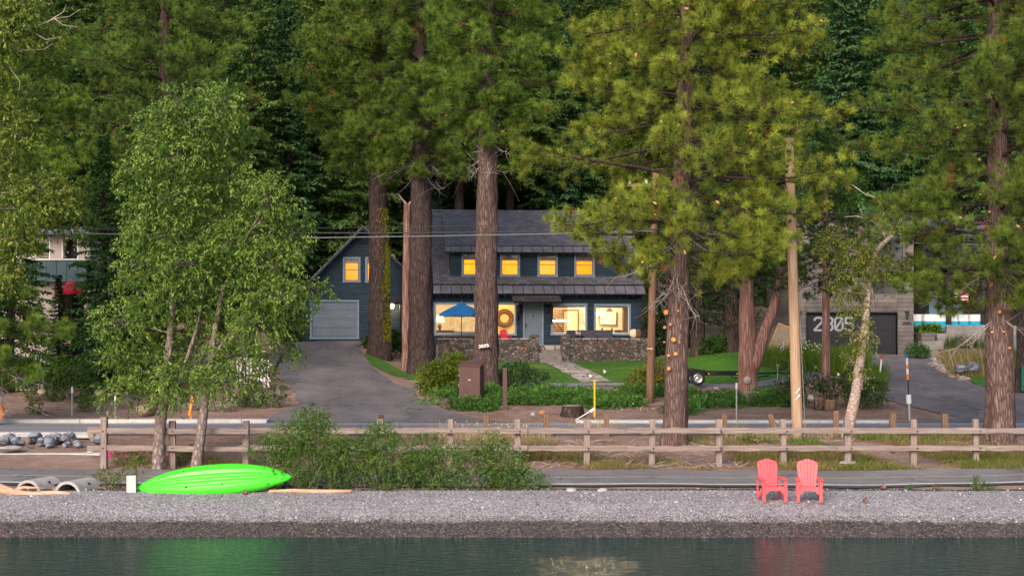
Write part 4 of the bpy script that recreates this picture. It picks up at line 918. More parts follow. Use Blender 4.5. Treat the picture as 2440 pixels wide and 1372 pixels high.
window(house, *GW1, gv, True, .25); window(house, *GW2, gv, True, .25)
m = MB()
for i in range(6): m.box(hu(860), hu(874), gv - .03, gv - .005, hz_(580, gv) + i * .065, hz_(580, gv) + i * .065 + .04)
frame(m, hu(859), hu(875), hz_(581, gv), hz_(565, gv), .05, gv - .04, gv - .002); m.obj("gable_vent", M['siding'], house)
frame(MB(), *GD, .10, gv - .03, gv + .05).obj("garage_door_frame", M['trim'], house)
m = MB(); rows = 4; hh = (GD[3] - GD[2]) / rows
for i in range(rows):
    z = GD[2] + i * hh; m.box(GD[0], GD[1], gv + .07, gv + .10, z + .014, z + hh - .014)
    for a, b in ((.05, .48), (.52, .95)):
        w_ = GD[1] - GD[0]; m.box(GD[0] + w_ * a, GD[0] + w_ * b, gv + .050, gv + .07, z + .1, z + hh - .1)
m.box(GD[0], GD[1], gv + .10, gv + .13, GD[2], GD[3]); m.obj("garage_door", M['gdoor'], house)
room(house, hu(800), hu(940), gv + .22, 4, hz_(690), hz_(610), 'ochre', cm='ochre'); lamp(house, (hu(845), 2.0, hz_(625)), 55, (1, .50, .12)); lamp(house, (hu(900), 2.0, hz_(625)), 25, (1, .50, .12))
# side porch with its lit lantern
slab("side_porch_roof", hu(934), hu(1000), -1.3, hz_(722, -1), gv, hz_(705), .08, M['darkroof'], house)
MB().tube([(hu(955), -1.1, 4.2), (hu(955), -1.1, hz_(722, -1))], .05, 8).obj("downspout", M['black'], house)
lt = MB().lathe([(0, 0), (.07, .0), (.09, .22), (0, .30)], hu(936), gv - .3, hz_(736), 8).obj("lantern", M['bulb'], house); lamp(lt, (hu(936), gv - .62, hz_(733)), 28, (1, .62, .28), .1)
MB().box(hu(936) - .10, hu(936) + .10, gv - .42, gv - .15, hz_(736) + .30, hz_(736) + .34).obj("lantern_cap", M['black'], lt)
# patio, stone walls, steps
hw = lambda px, v=0.0: Vector((house.location.x + hu(px) * math.cos(HR) - v * math.sin(HR), HY + hu(px) * math.sin(HR) + v * math.cos(HR), 0))
def hobj(mb, name, mat, label, cat, kind=None, bevel=0, group=None):
    o = mb.obj(name, mat, bevel=bevel); o.location = house.location; o.rotation_euler = (0, 0, HR); return tag(o, label, cat, group, kind)
PZ0 = hz_(822) ; wt = hz_(808, -2.3)
hobj(MB().box(hu(1040), hu(1545), -2.1, -.01, 2.6, PZ0), "patio", M['flag'], None, None, "structure")
m = MB().box(hu(1040), hu(1252), -2.5, -2.11, 2.5, wt); o = hobj(m, "stone_wall", M['fieldstone'], "rubble stone wall left of the entrance steps, red chair behind it", "wall", bevel=.04)
cp = MB().box(hu(1040), hu(1252), -2.53, -2.09, wt, wt + .05).obj("coping", M['flag'], o)
MB().box(hu(1252), hu(1273), -2.6, -2.02, 2.5, wt + .25).obj("pillar", M['fieldstone'], o, bevel=.04)
m = MB().box(hu(1346), hu(1546), -2.5, -2.11, 2.5, wt); o = hobj(m, "stone_wall", M['fieldstone'], "rubble stone wall right of the entrance steps, grey sofas behind it", "wall", bevel=.04)
MB().box(hu(1346), hu(1546), -2.53, -2.09, wt, wt + .05).obj("coping", M['flag'], o)
MB().box(hu(1325), hu(1346), -2.6, -2.02, 2.5, wt + .25).obj("pillar", M['fieldstone'], o, bevel=.04)
m = MB()
for i in range(5): m.box(hu(1273), hu(1325), -3.2 + i * .32, -1.9, 2.7, hz_(858, -3) + .02 + i * .19)
hobj(m, "entrance_steps", noisy("step_stone", [(.3, (.13, .11, .10)), (.7, (.24, .21, .19))], 5, bump=.5), "shallow stone steps between the two stone walls", "steps", bevel=.02)
m = MB().box(PX(846, 77), PX(885, 77), 77.0, 77.35, 2.9, PZ(818, 77)); tag(m.obj("stone_wall", M['fieldstone'], bevel=.04), "low stone curb wall at the top right corner of the driveway", "wall")
# things on the patio and in the rooms
def hthing(name, px, v, z, label, cat, group=None, rz=0):
    p = hw(px, v); return empty(name, (p.x, p.y, z), label, cat, group, HR + rz)
M['umb'] = noisy("blue_canvas", [(.3, (.012, .13, .36)), (.7, (.02, .19, .50))], 3, rough=.7, bump=.1)
M['redcanvas'] = plain("red_canvas", (.62, .02, .05), .7)
M['coral'] = noisy("coral_plastic", [(.3, (.74, .085, .10)), (.7, (.86, .115, .135))], 3, rough=.42, bump=.05); M['redplastic'] = plain("red_plastic", (.62, .008, .035), .4)
M['metal'] = plain("grey_metal", (.35, .36, .38), .4, .8)
M['cushion'] = noisy("grey_cushion", [(.3, (.05, .05, .065)), (.7, (.09, .09, .115))], 9, rough=.95, bump=.2)
def parasol(root, r, hc, drop, zt, mat, n=8):
    m = MB(); top = (0, 0, zt)
    for i in range(n):
        a, b = [2 * math.pi * (i + k + .5) / n for k in (0, 1)]
        p = (r * math.cos(a), r * math.sin(a), zt - drop); q = (r * math.cos(b), r * math.sin(b), zt - drop)
        c = (r * .92 * math.cos((a + b) / 2), r * .92 * math.sin((a + b) / 2), zt - drop - .02)
        pm = (p[0] * .5, p[1] * .5, zt - drop * .44); qm = (q[0] * .5, q[1] * .5, zt - drop * .44)
        m.quad(top, pm, qm, top) if 0 else m.poly([top, pm, qm]); m.poly([pm, p, c, q, qm]); m.quad(p, (p[0], p[1], p[2] - .14), (c[0], c[1], c[2] - .15), c); m.quad(c, (c[0], c[1], c[2] - .15), (q[0], q[1], q[2] - .14), q)
    o = m.obj("canopy", mat, root); sdf = o.modifiers.new("thick", 'SOLIDIFY'); sdf.thickness = .01
    MB().lathe([(.28, -.10), (.22, .0), (.0, .06)], 0, 0, zt, 8).obj("vent_cap", mat, root)
    MB().tube([(0, 0, 0), (0, 0, zt)], .025, 8).obj("pole", M['black'], root); MB().lathe([(0, 0), (.03, .02), (0, .09)], 0, 0, zt + .06, 8).obj("finial", M['metal'], root)
    MB().lathe([(0, .0), (.28, .0), (.26, .07), (.05, .10), (0, .12)], 0, 0, 0, 12).obj("base", M['black'], root)
u_ = hthing("patio_umbrella", 1097, -1.2, PZ0, "blue patio umbrella open behind the stone wall", "umbrella"); parasol(u_, 1.38, 0, .62, hz_(722, -1.2) - PZ0, M['umb'])
t_ = hthing("patio_table", 1092, -1.2, PZ0, "low wooden patio table under the blue umbrella", "table")
MB().box(-1.0, 1.0, -.4, .4, hz_(799, -1.2) - PZ0 - .06, hz_(799, -1.2) - PZ0).obj("tabletop", M['brownwood'], t_)
for a in (-.9, .9):
    for b in (-.33, .33): MB().box(a - .04, a + .04, b - .04, b + .04, 0, hz_(799, -1.2) - PZ0 - .06).obj("leg", M['brownwood'], t_)
def sofa(root, w_, seats=2):
    MB().box(-w_ / 2, w_ / 2, -.4, .4, .12, .34).obj("frame", M['black'], root, bevel=.02)
    for i in range(seats):
        a = -w_ / 2 + .1 + i * (w_ - .2) / seats; b = a + (w_ - .2) / seats - .03
        MB().box(a, b, -.4, .25, .34, .50).obj("seat_cushion", M['cushion'], root, bevel=.04)
        c = MB().box(a, b, .2, .38, .42, .92).obj("back_cushion", M['cushion'], root, bevel=.05)
    for s_ in (-1, 1): MB().box(s_ * w_ / 2 - .05, s_ * w_ / 2 + .05, -.4, .4, .12, .6).obj("arm", M['black'], root)
sofa(hthing("outdoor_sofa", 1420, -.9, PZ0 - .05, "two seat grey patio sofa below the right hand lit windows", "sofa"), 2.1)
sofa(hthing("outdoor_armchair", 1363, -.9, PZ0 - .05, "grey cushioned patio armchair nearest the steps", "armchair", rz=.4), .8, 1)
o = hthing("cushioned_chair", 1512, -.9, PZ0, "patio chair with beige and brown pillows at the right end of the stone wall", "chair", rz=-.2)
MB().box(-.4, .4, -.35, .35, .2, .42).obj("seat", M['cushion'], o, bevel=.03)
for i, mt in enumerate(['warm_wall', 'brownwood']): MB().lathe([(0, -.08), (.22, -.07), (.27, 0), (.22, .07), (0, .08)], sides=12).xf(Matrix.Translation((-.14 + i * .26, .1, .68)) @ Matrix.Rotation(R(80), 4, 'X')).obj("pillow", M[mt], o, True)
# dining room and lounge
o = hthing("table_lamp", 1051, 2.0, hz_(787, 2), "small lit table lamp with yellow shade seen through the left window", "lamp")
MB().lathe([(0, 0), (.10, .0), (.06, .08), (.14, .22), (.05, .42), (.02, .5), (0, .5)], sides=10).obj("lamp_base", M['brownwood'], o, True); MB().lathe([(.28, .5), (.16, .92)], sides=14).obj("lamp_shade", M['shade_lit'], o); lamp(o, (0, 0, .98), 9, WA, .08)
o = hthing("sideboard", 1054, 2.0, 3.76, "dark sideboard carrying the lit table lamp", "cabinet"); zt = hz_(787, 2) - 3.76
MB().box(-.75, .75, -.2, .2, .1, zt).obj("body", M['brownwood'], o)
for a in (-.65, .65): MB().box(a - .03, a + .03, -.18, .18, 0, .1).obj("leg", M['black'], o)
M['bluesofa'] = plain("blue_upholstery", (.03, .09, .17), .9)
o = hthing("sofa", 1105, 1.5, 3.76, "blue sofa inside the left window behind the umbrella pole", "sofa"); MB().box(-1.0, 1.0, -.4, .4, .1, .45).obj("seat", M['bluesofa'], o, bevel=.05); MB().box(-1.0, 1.0, -.45, -.25, .45, .9).obj("backrest", M['bluesofa'], o, bevel=.05)
o = hthing("wreath", 1212, 2.93, hz_(758, 3), "round brown woven wreath on the ochre wall in the left window", "wreath"); m = MB()
cr = [(.42 * math.cos(a), 0, .42 * math.sin(a)) for a in np.linspace(0, 2 * math.pi, 25)]; m.tube(cr, .15, 8, False); m.obj("ring", plain("dark_wicker", (.09, .035, .012), .9), o, True)
o = hthing("framed_drawing", 1120, 4.57, hz_(768, 4.5), "wide pale drawing on the lounge wall in the left window", "picture"); MB().box(-1.0, 1.0, -.03, 0, -.5, .5).obj("canvas", noisy("sketch_paper", [(.4, (.75, .70, .60)), (.6, (.55, .47, .36))], 2.5, bump=0), o); frame(MB(), -1, 1, -.5, .5, .04, -.05, 0).obj("picture_frame", M['whitepaint'], o)
o = hthing("dining_table", 1440, 2.2, 3.76, "long wooden dining table seen through the right hand windows", "table"); MB().box(-1.6, 1.6, -.45, .45, .95, 1.02).obj("tabletop", M['floorwood'], o)
for a in (-1.45, 1.45): MB().box(a - .05, a + .05, -.4, .4, 0, .95).obj("leg", M['floorwood'], o)
for i, (px, ww) in enumerate([(1392, .3), (1432, .3), (1462, .3), (1484, .3)]):
    o = hthing("dining_chair", px, 1.55, 3.76, ["leftmost dining chair at the dining table", "dining chair second from the left, left of the faucet", "dining chair second from the right at the table", "rightmost dining chair at the dining table"][i], "chair", "chairs at the dining table")
    MB().box(-.22, .22, -.2, .22, .48, .53).obj("seat", M['brownwood'], o); MB().box(-.22, .22, -.22, -.18, .55, 1.05).obj("backrest", M['brownwood'], o)
    for a in (-.19, .19):
        for b in (-.17, .19): MB().box(a - .02, a + .02, b - .02, b + .02, 0, .48).obj("leg", M['brownwood'], o)
o = hthing("kitchen_counter", 1462, 4.4, 3.76, "pale kitchen counter with faucet at the back of the rightmost window", "counter"); MB().box(-1.2, 1.2, -.3, .3, 0, .98).obj("cabinet", M['cream'], o); MB().box(-1.25, 1.25, -.33, .33, .98, 1.03).obj("worktop", M['whitepaint'], o)
MB().tube([(-.4, 0, 1.03), (-.4, 0, 1.35), (-.4, -.1, 1.45), (-.4, -.2, 1.38)], .02, 6).obj("faucet", M['black'], o)
o = hthing("pendant_lamp", 1346, 2.4, hz_(764, 2.4), "row of small glowing globes over the dining table", "lamp"); MB().box(-.4, .4, -.02, .02, .08, .11).obj("bar", M['black'], o); MB().tube([(0, 0, .1), (0, 0, 1.2)], .01, 5).obj("rod", M['black'], o)
for i in range(5): MB().lathe([(0, -.07), (.06, -.03), (.07, .02), (0, .08)], -.34 + i * .17, 0, 0, 8).obj("globe", M['bulb'], o)
for px, py in ((1443, 745),):
    o = hthing("ceiling_lamp", px, 2.2, hz_(py, 2.2), "bright ceiling fixture in the kitchen seen through the rightmost window", "lamp"); MB().lathe([(0, -.12), (.16, -.06), (.18, .04), (0, .1)], sides=12).obj("shade", M['bulb'], o); MB().tube([(0, 0, .1), (0, 0, .6)], .02, 6).obj("rod", M['black'], o)
o = hthing("interior_window", 1349, 5.14, hz_(762, 5), "dark slatted window blind on the far dining room wall", "window"); m = MB()
for i in range(16): m.box(-.75, .75, -.05, -.02, -.95 + i * .12, -.95 + i * .12 + .07)
m.obj("slats", M['brownwood'], o); frame(MB(), -.75, .75, -.95, .95, .1, -.06, 0).obj("casing", M['whitepaint'], o)
o = hthing("wall_clock", 1487, 5.1, hz_(748, 5), "oval clock high on the kitchen wall in the rightmost window", "clock"); MB().lathe([(0, -.03), (.22, -.03), (.24, 0), (0, 0.01)], sides=16).xf(Matrix.Scale(1.6, 4, (0, 0, 1)) @ Matrix.Rotation(R(90), 4, 'X')).obj("face", M['blind'], o)

m = MB(); d0, d1 = hu(1376), hu(1399)
o = hthing("interior_door", 1388, 5.12, 3.76, "dark framed doorway on the far wall of the dining room", "door"); frame(MB(), -.42, .42, .05, 2.25, .09, -.06, 0).obj("casing", M['brownwood'], o); MB().box(-.42, .42, -.03, 0, .05, 2.25).obj("panel", M['warm_wall'], o)
o = hthing("stair_rail", 1327, 1.0, 3.76, "thin black stair rail at the left of the dining room window", "railing"); MB().tube([(-.25, 0, 1.9), (.1, 0, 1.5), (.45, 0, .95), (.45, 0, .3)], .025, 6).tube([(-.25, 0, 1.5), (.1, 0, 1.1), (.42, 0, .6)], .015, 5).obj("rail", M['black'], o)
o = hthing("wall_cabinet", 1440, 5.0, hz_(764, 5), "pale kitchen wall cabinets with a range hood in the rightmost window", "cabinet"); MB().box(-.5, .35, -.3, .1, -.1, .55).obj("hood", M['whitepaint'], o); MB().box(.5, 1.5, -.3, .1, -.2, .55).obj("cupboard", M['cream'], o)
MB().box(.5, 1.5, -.31, -.30, .16, .18).obj("cupboard_rail", M['brownwood'], o)
o = hthing("curtain", 1496, .35, 4.0, "narrow dark curtain at the right side of the kitchen window", "curtain"); m = MB()
for i in range(5): m.box(-.2 + i * .07, -.15 + i * .07, -.03 + .03 * (i % 2), .03 + .03 * (i % 2), .1, 2.35)
m.obj("fabric", M['brownwood'], o)
for i, (px, v_, py) in enumerate([(1372, 1.9, 788), (1450, 2.1, 788), (1475, 2.2, 788)]):
    o = hthing("vase", px, v_ + .1, 4.78 if px > 1400 else 4.2, ["small dark vase in the dining room window", "dark bowl on the dining table near its middle", "dark jar on the dining table near its right end"][i], "vase"); MB().lathe([(0, 0), (.05, 0), (.08, .07), (.035, .14), (.04, .17)], sides=10).obj("body", M['brownwood'], o, True)
# --- modern concrete house on the right
M['board'] = brickmat("board_formed_concrete", (.125, .108, .10), (.175, .15, .138), (.06, .05, .047), 2.4, .22, .012, rot=(R(90), 0, 0), bump=.5, noise=.6)
M['charcoal'] = noisy("charcoal_panel", [(.3, (.016, .016, .021)), (.7, (.024, .024, .031))], 1, rough=.6, bump=0)
M['tealglass'] = plain("porch_glass_blue", (.10, .26, .42), .15, spec=.8)
M['numgrey'] = plain("house_number_grey", (.30, .30, .32), .5)
mY = 73.0
def mx_(px, Y=mY): return PX(px, Y)
mod = empty("modern_house", (mx_(2030), mY, 0), "modern board formed concrete house with charcoal garage door numbered 2805", "house")
ox = mod.location.x
def U(px, v=0): return PX(px, mY + v) - ox
def Zm(py, v=0): return PZ(py, mY + v)
gd = (U(1922), U(2137), 3.38, Zm(745)); up = (U(2080), U(2152), Zm(700), Zm(560))
m = MB(); wall(m, lambda z: U(1895), lambda z: U(2177), [3.0, Zm(520)], 0, .25, [gd, up]); m.obj("front_wall", M['board'], mod)
m = MB(); m.box(U(1895), U(1895) + .25, .26, 8, 3, Zm(520)); m.box(U(2177) - .25, U(2177), .26, 8, 3, Zm(520)); m.obj("side_wall", M['board'], mod)
MB().box(U(1880), U(2200), -.4, 8.4, Zm(520), Zm(520) + .25).obj("roof", M['charcoal'], mod)
m = MB(); 
for i in range(5): z0_ = gd[2] + i * (gd[3] - gd[2]) / 5; m.box(gd[0], gd[1], .20, .24, z0_ + .006, z0_ + (gd[3] - gd[2]) / 5 - .006)
m.box(gd[0], gd[1], .225, .25, gd[2], gd[3]); gdo = m.obj("garage_door", M['charcoal'], mod)
frame(MB(), *gd, .05, -.02, .2).obj("garage_door_frame", M['black'], mod)
MB().box(up[0], up[1], .12, .16, up[2], up[3]).obj("upper_window", plain("dark_window", (.03, .035, .05), .08, spec=.8), mod)
STROKES = {'2': [[(0, .8), (.0, .9), (.15, 1), (.45, 1), (.6, .88), (.6, .68), (0, .05), (0, 0), (.6, 0)]], '8': [[(.15, .53), (0, .65), (0, .88), (.14, 1), (.46, 1), (.6, .88), (.6, .65), (.45, .53), (.15, .53), (0, .4), (0, .12), (.14, 0), (.46, 0), (.6, .12), (.6, .4), (.45, .53)]],
           '0': [[(.15, 1), (.45, 1), (.6, .86), (.6, .14), (.45, 0), (.15, 0), (0, .14), (0, .86), (.15, 1)], [(.08, .15), (.52, .85)]], '5': [[(.56, 1), (.04, 1), (.02, .55), (.42, .58), (.6, .45), (.6, .14), (.45, 0), (.12, 0), (0, .12)]], '3': [[(0, .9), (.14, 1), (.46, 1), (.6, .88), (.6, .65), (.42, .53), (.25, .53)], [(.42, .53), (.6, .4), (.6, .12), (.46, 0), (.14, 0), (0, .1)]]}
def digits(m, s, x, z, h, wd, v0, v1, gap=.82):
    for k, ch in enumerate(s):
        for st in STROKES[ch]:
            for i in range(len(st) - 1):
                a = Vector((x + (k * gap + st[i][0]) * h, 0, z + st[i][1] * h)); b = Vector((x + (k * gap + st[i + 1][0]) * h, 0, z + st[i + 1][1] * h))
                d = (b - a); L_ = d.length; d.normalize(); nn = Vector((-d.z, 0, d.x)) * wd / 2; a = a - d * wd * .3; b = b + d * wd * .3; e = .0008 * (i % 3)
                m.prism([((a + nn).x, (a + nn).z), ((b + nn).x, (b + nn).z), ((b - nn).x, (b - nn).z), ((a - nn).x, (a - nn).z)], v0 - e, v1)
    return m
digits(MB(), "2805", U(1943), Zm(786.5), (786.5 - 756) / 45.2 * .98, .105, .185, .20).obj("house_number", M['numgrey'], gdo)
digits(MB(), "2805", U(2150), Zm(774), .16, .025, -.02, 0, .8).obj("house_number", M['black'], mod)
for px in (1903, 2160):
    l_ = MB(); l_.box(U(px) - .09, U(px) + .09, -.2, 0, Zm(744), Zm(744) + .08); l_.cyl(U(px), -.11, Zm(757), Zm(744), .07, 8); l_.obj("sconce", M['black'], mod)
# porch wing to the right, set back
M['greyconc'] = noisy("grey_concrete", [(.3, (.19, .175, .165)), (.7, (.29, .265, .25))], 2, rough=.9, bump=.2)
pv = 5.0
m = MB(); m.box(U(2177) + .02, U(2520, pv), pv, pv + .25, 3.5, Zm(600, pv)); m.obj("porch_back_wall", noisy("dark_cladding", [(.3, (.02, .017, .017)), (.7, (.035, .03, .03))], 2, bump=.1), mod)
for a, b in ((2213, 2233), (2238, 2252), (2270, 2292)): MB().box(U(a, pv), U(b, pv), pv - .05, pv - .003, Zm(790, pv), Zm(695, pv)).obj("glass_panel", M['tealglass'], mod)
for px in (2262, 2345): MB().box(U(px, 2) - .12, U(px, 2) + .12, 2.0, 2.24, 4.0, Zm(640, 2)).obj("porch_post", M['charcoal'], mod)
m = MB(); m.prism([(U(2178, 3), Zm(640, 3)), (U(2520, 3), Zm(640, 3)), (U(2520, 3), Zm(560, 3)), (U(2178, 3), Zm(560, 3))], 1.4, 6); m.obj("upper_storey", M['charcoal'], mod)
M['bluegreyroof'] = brickmat("blue_grey_roof", (.07, .08, .12), (.11, .12, .17), (.03, .03, .05), .35, .2, .01, bump=.6)
slab("porch_roof", U(2175, 2), U(2530, 2), 1.0, Zm(562, 1), 6.5, Zm(520, 6.5), .15, M['bluegreyroof'], mod)
MB().box(U(2177) + .01, U(2520, 2), 1.6, 6, 3.2, Zm(792, 2)).obj("porch_deck", M['greyconc'], mod)
def mthing(mb, name, mat, label, cat, bevel=0, group=None): o = mb.obj(name, mat, bevel=bevel); o.location = mod.location; return tag(o, label, cat, group)
mthing(MB().box(U(2256, 1), U(2520, 1), 1.0, 1.4, 3.2, Zm(776, 1)), "porch_wall", M['greyconc'], "long low pale wall in front of the white loungers", "wall", .03)
mthing(MB().box(U(2192), U(2226), -.2, 1.2, 3.2, Zm(793)), "planter", M['board'], "upper grey planter box beside the modern garage", "planter", .02)
mthing(MB().box(U(2232), U(2286), -.1, 1.0, 3.2, Zm(794)), "planter", M['greyconc'], "rounded pale planter wall beside the porch post", "planter", .15)
mthing(MB().box(U(2184), U(2246, -.9), -1.1, -.25, 3.0, Zm(812)), "planter", M['greyconc'], "lower front planter wall by the clipped bush", "planter", .03)
mthing(MB().box(U(2238, -1.3), U(2345, -1.3), -1.5, -1.25, 3.0, Zm(832, -1.3)), "planter", M['board'], "thin edging wall below the dark ornamental grass", "planter", .02)
M['turq'] = plain("turquoise_fabric", (.02, .30, .42), .8)
PLB = ["white and turquoise lounger nearest the modern garage wall", "lounger just left of the blue glass panels", "lounger directly left of the dark porch post", "lounger directly right of the dark porch post", "third white lounger right of the garage wall corner", "rightmost white and turquoise lounger on the porch"]
proto = None
for i, px in enumerate([2190, 2212, 2241, 2272, 2298, 2324]):
    if proto is None:
        o = proto = empty("lounge_chair", (0, 0, 0), "x", "lounger")
        b_ = MB().box(-.38, .38, -.05, .03, .35, 1.02); b_.xf(Matrix.Rotation(R(-14), 4, 'X')); b_.obj("backrest", M['whitepaint'], o, bevel=.03)
        MB().box(-.40, .40, -.65, -.02, .22, .42).obj("cushion", M['turq'], o, bevel=.03); MB().box(-.37, .37, -.09, -.055, .32, .62).xf(Matrix.Rotation(R(-14), 4, 'X')).obj("pillow", M['turq'], o)
        for a in (-.33, .33):
            for b in (-.6, 0): MB().box(a - .025, a + .025, b - .025, b + .025, 0, .22).obj("leg", M['charcoal'], o)
    else: o = copy_tree(proto)
    v_ = 2.6 if px > 2235 else 2.2; o.location = (PX(px, mY + v_), mY + v_, Zm(792, 2)); o["label"] = PLB[i]; o["group"] = "loungers on the modern porch"
o = empty("hanging_flag", (PX(2292, 74.5), 74.5, PZ(693, 74.5)), "red and white striped flag hanging under the porch roof", "flag")
M['flagred'] = plain("flag_red", (.45, .02, .05), .8)
for i in range(7): 
    m = MB(); zt = -i * .085; 
    for j in range(6): x0 = -.36 + j * .12; m.quad((x0, .03 * math.sin(j * 1.3), zt - .085), (x0 + .12, .03 * math.sin(j * 1.3 + 1.3), zt - .085), (x0 + .12, .03 * math.sin(j * 1.3 + 1.3), zt), (x0, .03 * math.sin(j * 1.3), zt))
    m.obj("stripe", M['flagred' if i % 2 == 0 else 'whitepaint'], o)
# low concrete retaining wall and lean-to things between the two houses
m = MB().box(PX(1665, 78.8), PX(1915, 78.8), 78.6, 78.9, 3.0, PZ(738, 78.8)); tag(m.obj("concrete_wall", M['board']), "board formed concrete wall running left from the modern garage, behind the trees", "wall")
o = empty("wooden_crate", (PX(1842, 72), 72, hz(PX(1842, 72), 72)), "tall wooden box leaning against the concrete wall right of the forked cedar", "crate"); o.rotation_euler = (0, R(22), 0)
MB().box(-.42, .42, -.2, .2, .15, 1.75).obj("panel", M['warm_wall'] if 0 else noisy("weathered_ply", [(.3, (.22, .16, .12)), (.7, (.34, .26, .20))], 3), o)
frame(MB(), -.36, .36, .22, 1.68, .09, -.24, -.18).obj("frame", noisy("raw_pine", [(.3, (.34, .19, .08)), (.7, (.50, .30, .14))], 3), o)
o = empty("bicycle", (PX(1812, 71), 71, hz(PX(1812, 71), 71) + .2), "black bicycle leaning between the fork of the cedar", "bicycle"); o.rotation_euler = (0, R(-70), .3)
wh = [(.32 * math.cos(a), 0, .32 * math.sin(a)) for a in np.linspace(0, 2 * math.pi, 21)]
for dx in (0, 1.0): MB().tube([(p[0] + dx, 0, p[2] + .33) for p in wh], .022, 6, False).obj("wheel", M['black'], o)
MB().tube([(0, 0, .33), (.4, 0, .33), (.3, 0, .85), (.85, 0, .85), (.4, 0, .33)], .02, 6).tube([(1.0, 0, .33), (.85, 0, .85), (.82, 0, 1.0)], .02, 6).tube([(0, 0, .33), (.3, 0, .8)], .015, 6).obj("frame", M['black'], o)
MB().tube([(.75, -.25, 1.05), (.82, 0, 1.0), (.75, .25, 1.05)], .018, 6).obj("handlebar", M['black'], o); MB().box(.15, .40, -.06, .06, .88, .93).obj("saddle", M['black'], o, bevel=.02)
# --- left hand house
lh = empty("left_house", (PX(120, 68), 68, 0), "pale modern house with slate blue band mostly hidden by the left hand trees", "house"); ox2 = lh.location.x
M['slate'] = brickmat("slate_blue_cladding", (.07, .11, .13), (.09, .14, .16), (.03, .05, .06), .5, 3.0, .02, rot=(R(90), 0, 0), bump=.4, offset=0)
def U2(px): return PX(px, 68) - ox2
def Z2(py): return PZ(py, 68)
wa = (U2(85), U2(118), Z2(618), Z2(568)); wb = (U2(150), U2(185), Z2(618), Z2(568))
m = MB(); wall(m, lambda z: U2(-120), lambda z: U2(215), [1.6, Z2(560)], 0, .25, [wa, wb, (U2(140), U2(200), 2.2, Z2(680))]); m.obj("front_wall", plain("pale_stucco", (.42, .35, .33), .85), lh)
MB().box(U2(215) - .25, U2(215), .26, 8, 1.6, Z2(560)).obj("side_wall", M['whitepaint'], lh)
m = MB(); m.box(U2(60), U2(215), -.6, -.005, Z2(672), Z2(622)); m.obj("balcony_front", M['slate'], lh); MB().box(U2(58), U2(217), -.65, .0, Z2(621.5), Z2(619)).obj("balcony_rail", M['whitepaint'], lh)
MB().box(U2(-130), U2(225), -.8, 8.5, Z2(560), Z2(545)).obj("roof", plain("blue_grey_metal", (.13, .18, .24), .5), lh)
for w_ in (wa, wb): window(lh, *w_, 0, False, 0, 'whitepaint', .05); MB().box(w_[0], w_[1], .5, .52, w_[2], w_[3]).obj("curtain", M['charcoal'], lh)
MB().box(U2(140), U2(200), 2.0, 2.1, 2.0, Z2(680)).obj("porch_back", M['charcoal'], lh)
r_ = empty("red_parasol", (PX(170, 65.5), 65.5, 2.6), "red parasol open in front of the left hand house", "umbrella"); parasol(r_, .75, 0, .42, PZ(672, 65.5) - 2.6, M['redcanvas'])
# ---------------------------------------------------------------- fences, poles and the rest
def woodmat(name, a, b_, sc=5, st=(1, 6, 6)): return noisy(name, [(.25, tuple(c * .55 for c in a)), (.45, a), (.75, b_)], sc, st, 8, .9, .5, .01, spec=.15, dist=.5)
M['rail'] = woodmat("weathered_rail", (.22, .17, .155), (.37, .30, .275), 3, (.35, 7, 7)); M['post'] = woodmat("weathered_post", (.22, .17, .155), (.38, .31, .285), 3, (7, 7, .35))
M['polewood'] = woodmat("old_pole_wood", (.17, .095, .06), (.29, .18, .13), 3, (6, 6, .3)); M['newpole'] = woodmat("new_pole_wood", (.38, .25, .165), (.52, .38, .27), 3, (6, 6, .3))
M['stubwood'] = woodmat("treated_post", (.15, .095, .06), (.27, .18, .12), 3, (6, 6, .5)); M['endgrain'] = plain("log_end", (.30, .20, .13), .9)
g = np.random.default_rng(99)
fe = empty("wooden_fence", (0, 38.5, 0), "weathered two rail timber fence running across the photo behind the bike path", "fence")
FX = [(248, 1.55), (412, 1.25), (585, 1.25), (745, 1.25), (905, 1.25), (1072, 1.25), (1235, 1.3), (1397, 1.25), (1551, 1.25), (1712, 1.28), (1867, 1.25), (2020, 1.25), (2176, 1.25), (2325, 1.25), (2480, 1.25), (2635, 1.25), (2790, 1.25), (2945, 1.25)]
def fy(px): return 38.5 - (0 if px > 900 else (900 - px) * .0012)
pw = .085
for px, h in FX:
    Y = fy(px); x = PX(px, Y); z = hz(x, Y); top = PZ(998 + (4 if px < 900 else 0), Y)
    if px == 248: top = PZ(993, Y)
    m = MB(); a = pw * g.uniform(.9, 1.1); n = len(m.v); m.box(-a, a, -a, a, z - .3, top)
    m.xf(Matrix.Translation((x, Y - 38.5, 0)) @ Matrix.Rotation(g.normal() * .03, 4, 'Z') @ Matrix.Shear('XY', 4, (g.normal() * .012, g.normal() * .012)))
    m.obj("post", M['post'], fe, bevel=.018)
def rail(x0, x1, y, z0, z1, h, tz):
    n = 18; P = []
    for i in range(n + 1):
        t = i / n; x = x0 + (x1 - x0) * t; zc = z0 + (z1 - z0) * t + .008 * math.sin(i * 1.7 + tz); P.append((x, zc, h * (1 + .10 * math.sin(i * .9 + tz) + g.normal() * .02) / 2))
    m = MB()
    for (x, zc, hh) in P: m.v += [(x, y - .035, zc - hh), (x, y + .035, zc - hh), (x, y + .035, zc + hh), (x, y - .035, zc + hh)]
    for i in range(n):
        for j in range(4): a = i * 4 + j; b = i * 4 + (j + 1) % 4; m.f.append((a, b, b + 4, a + 4))
    m.f += [(3, 2, 1, 0), (n * 4, n * 4 + 1, n * 4 + 2, n * 4 + 3)]
    return m.obj("rail", M['rail'], fe, bevel=.012)
xs_ = [225, 585, 905, 1235 + 8, 1510, 1700, 2010, 2330, 2640, 2950]
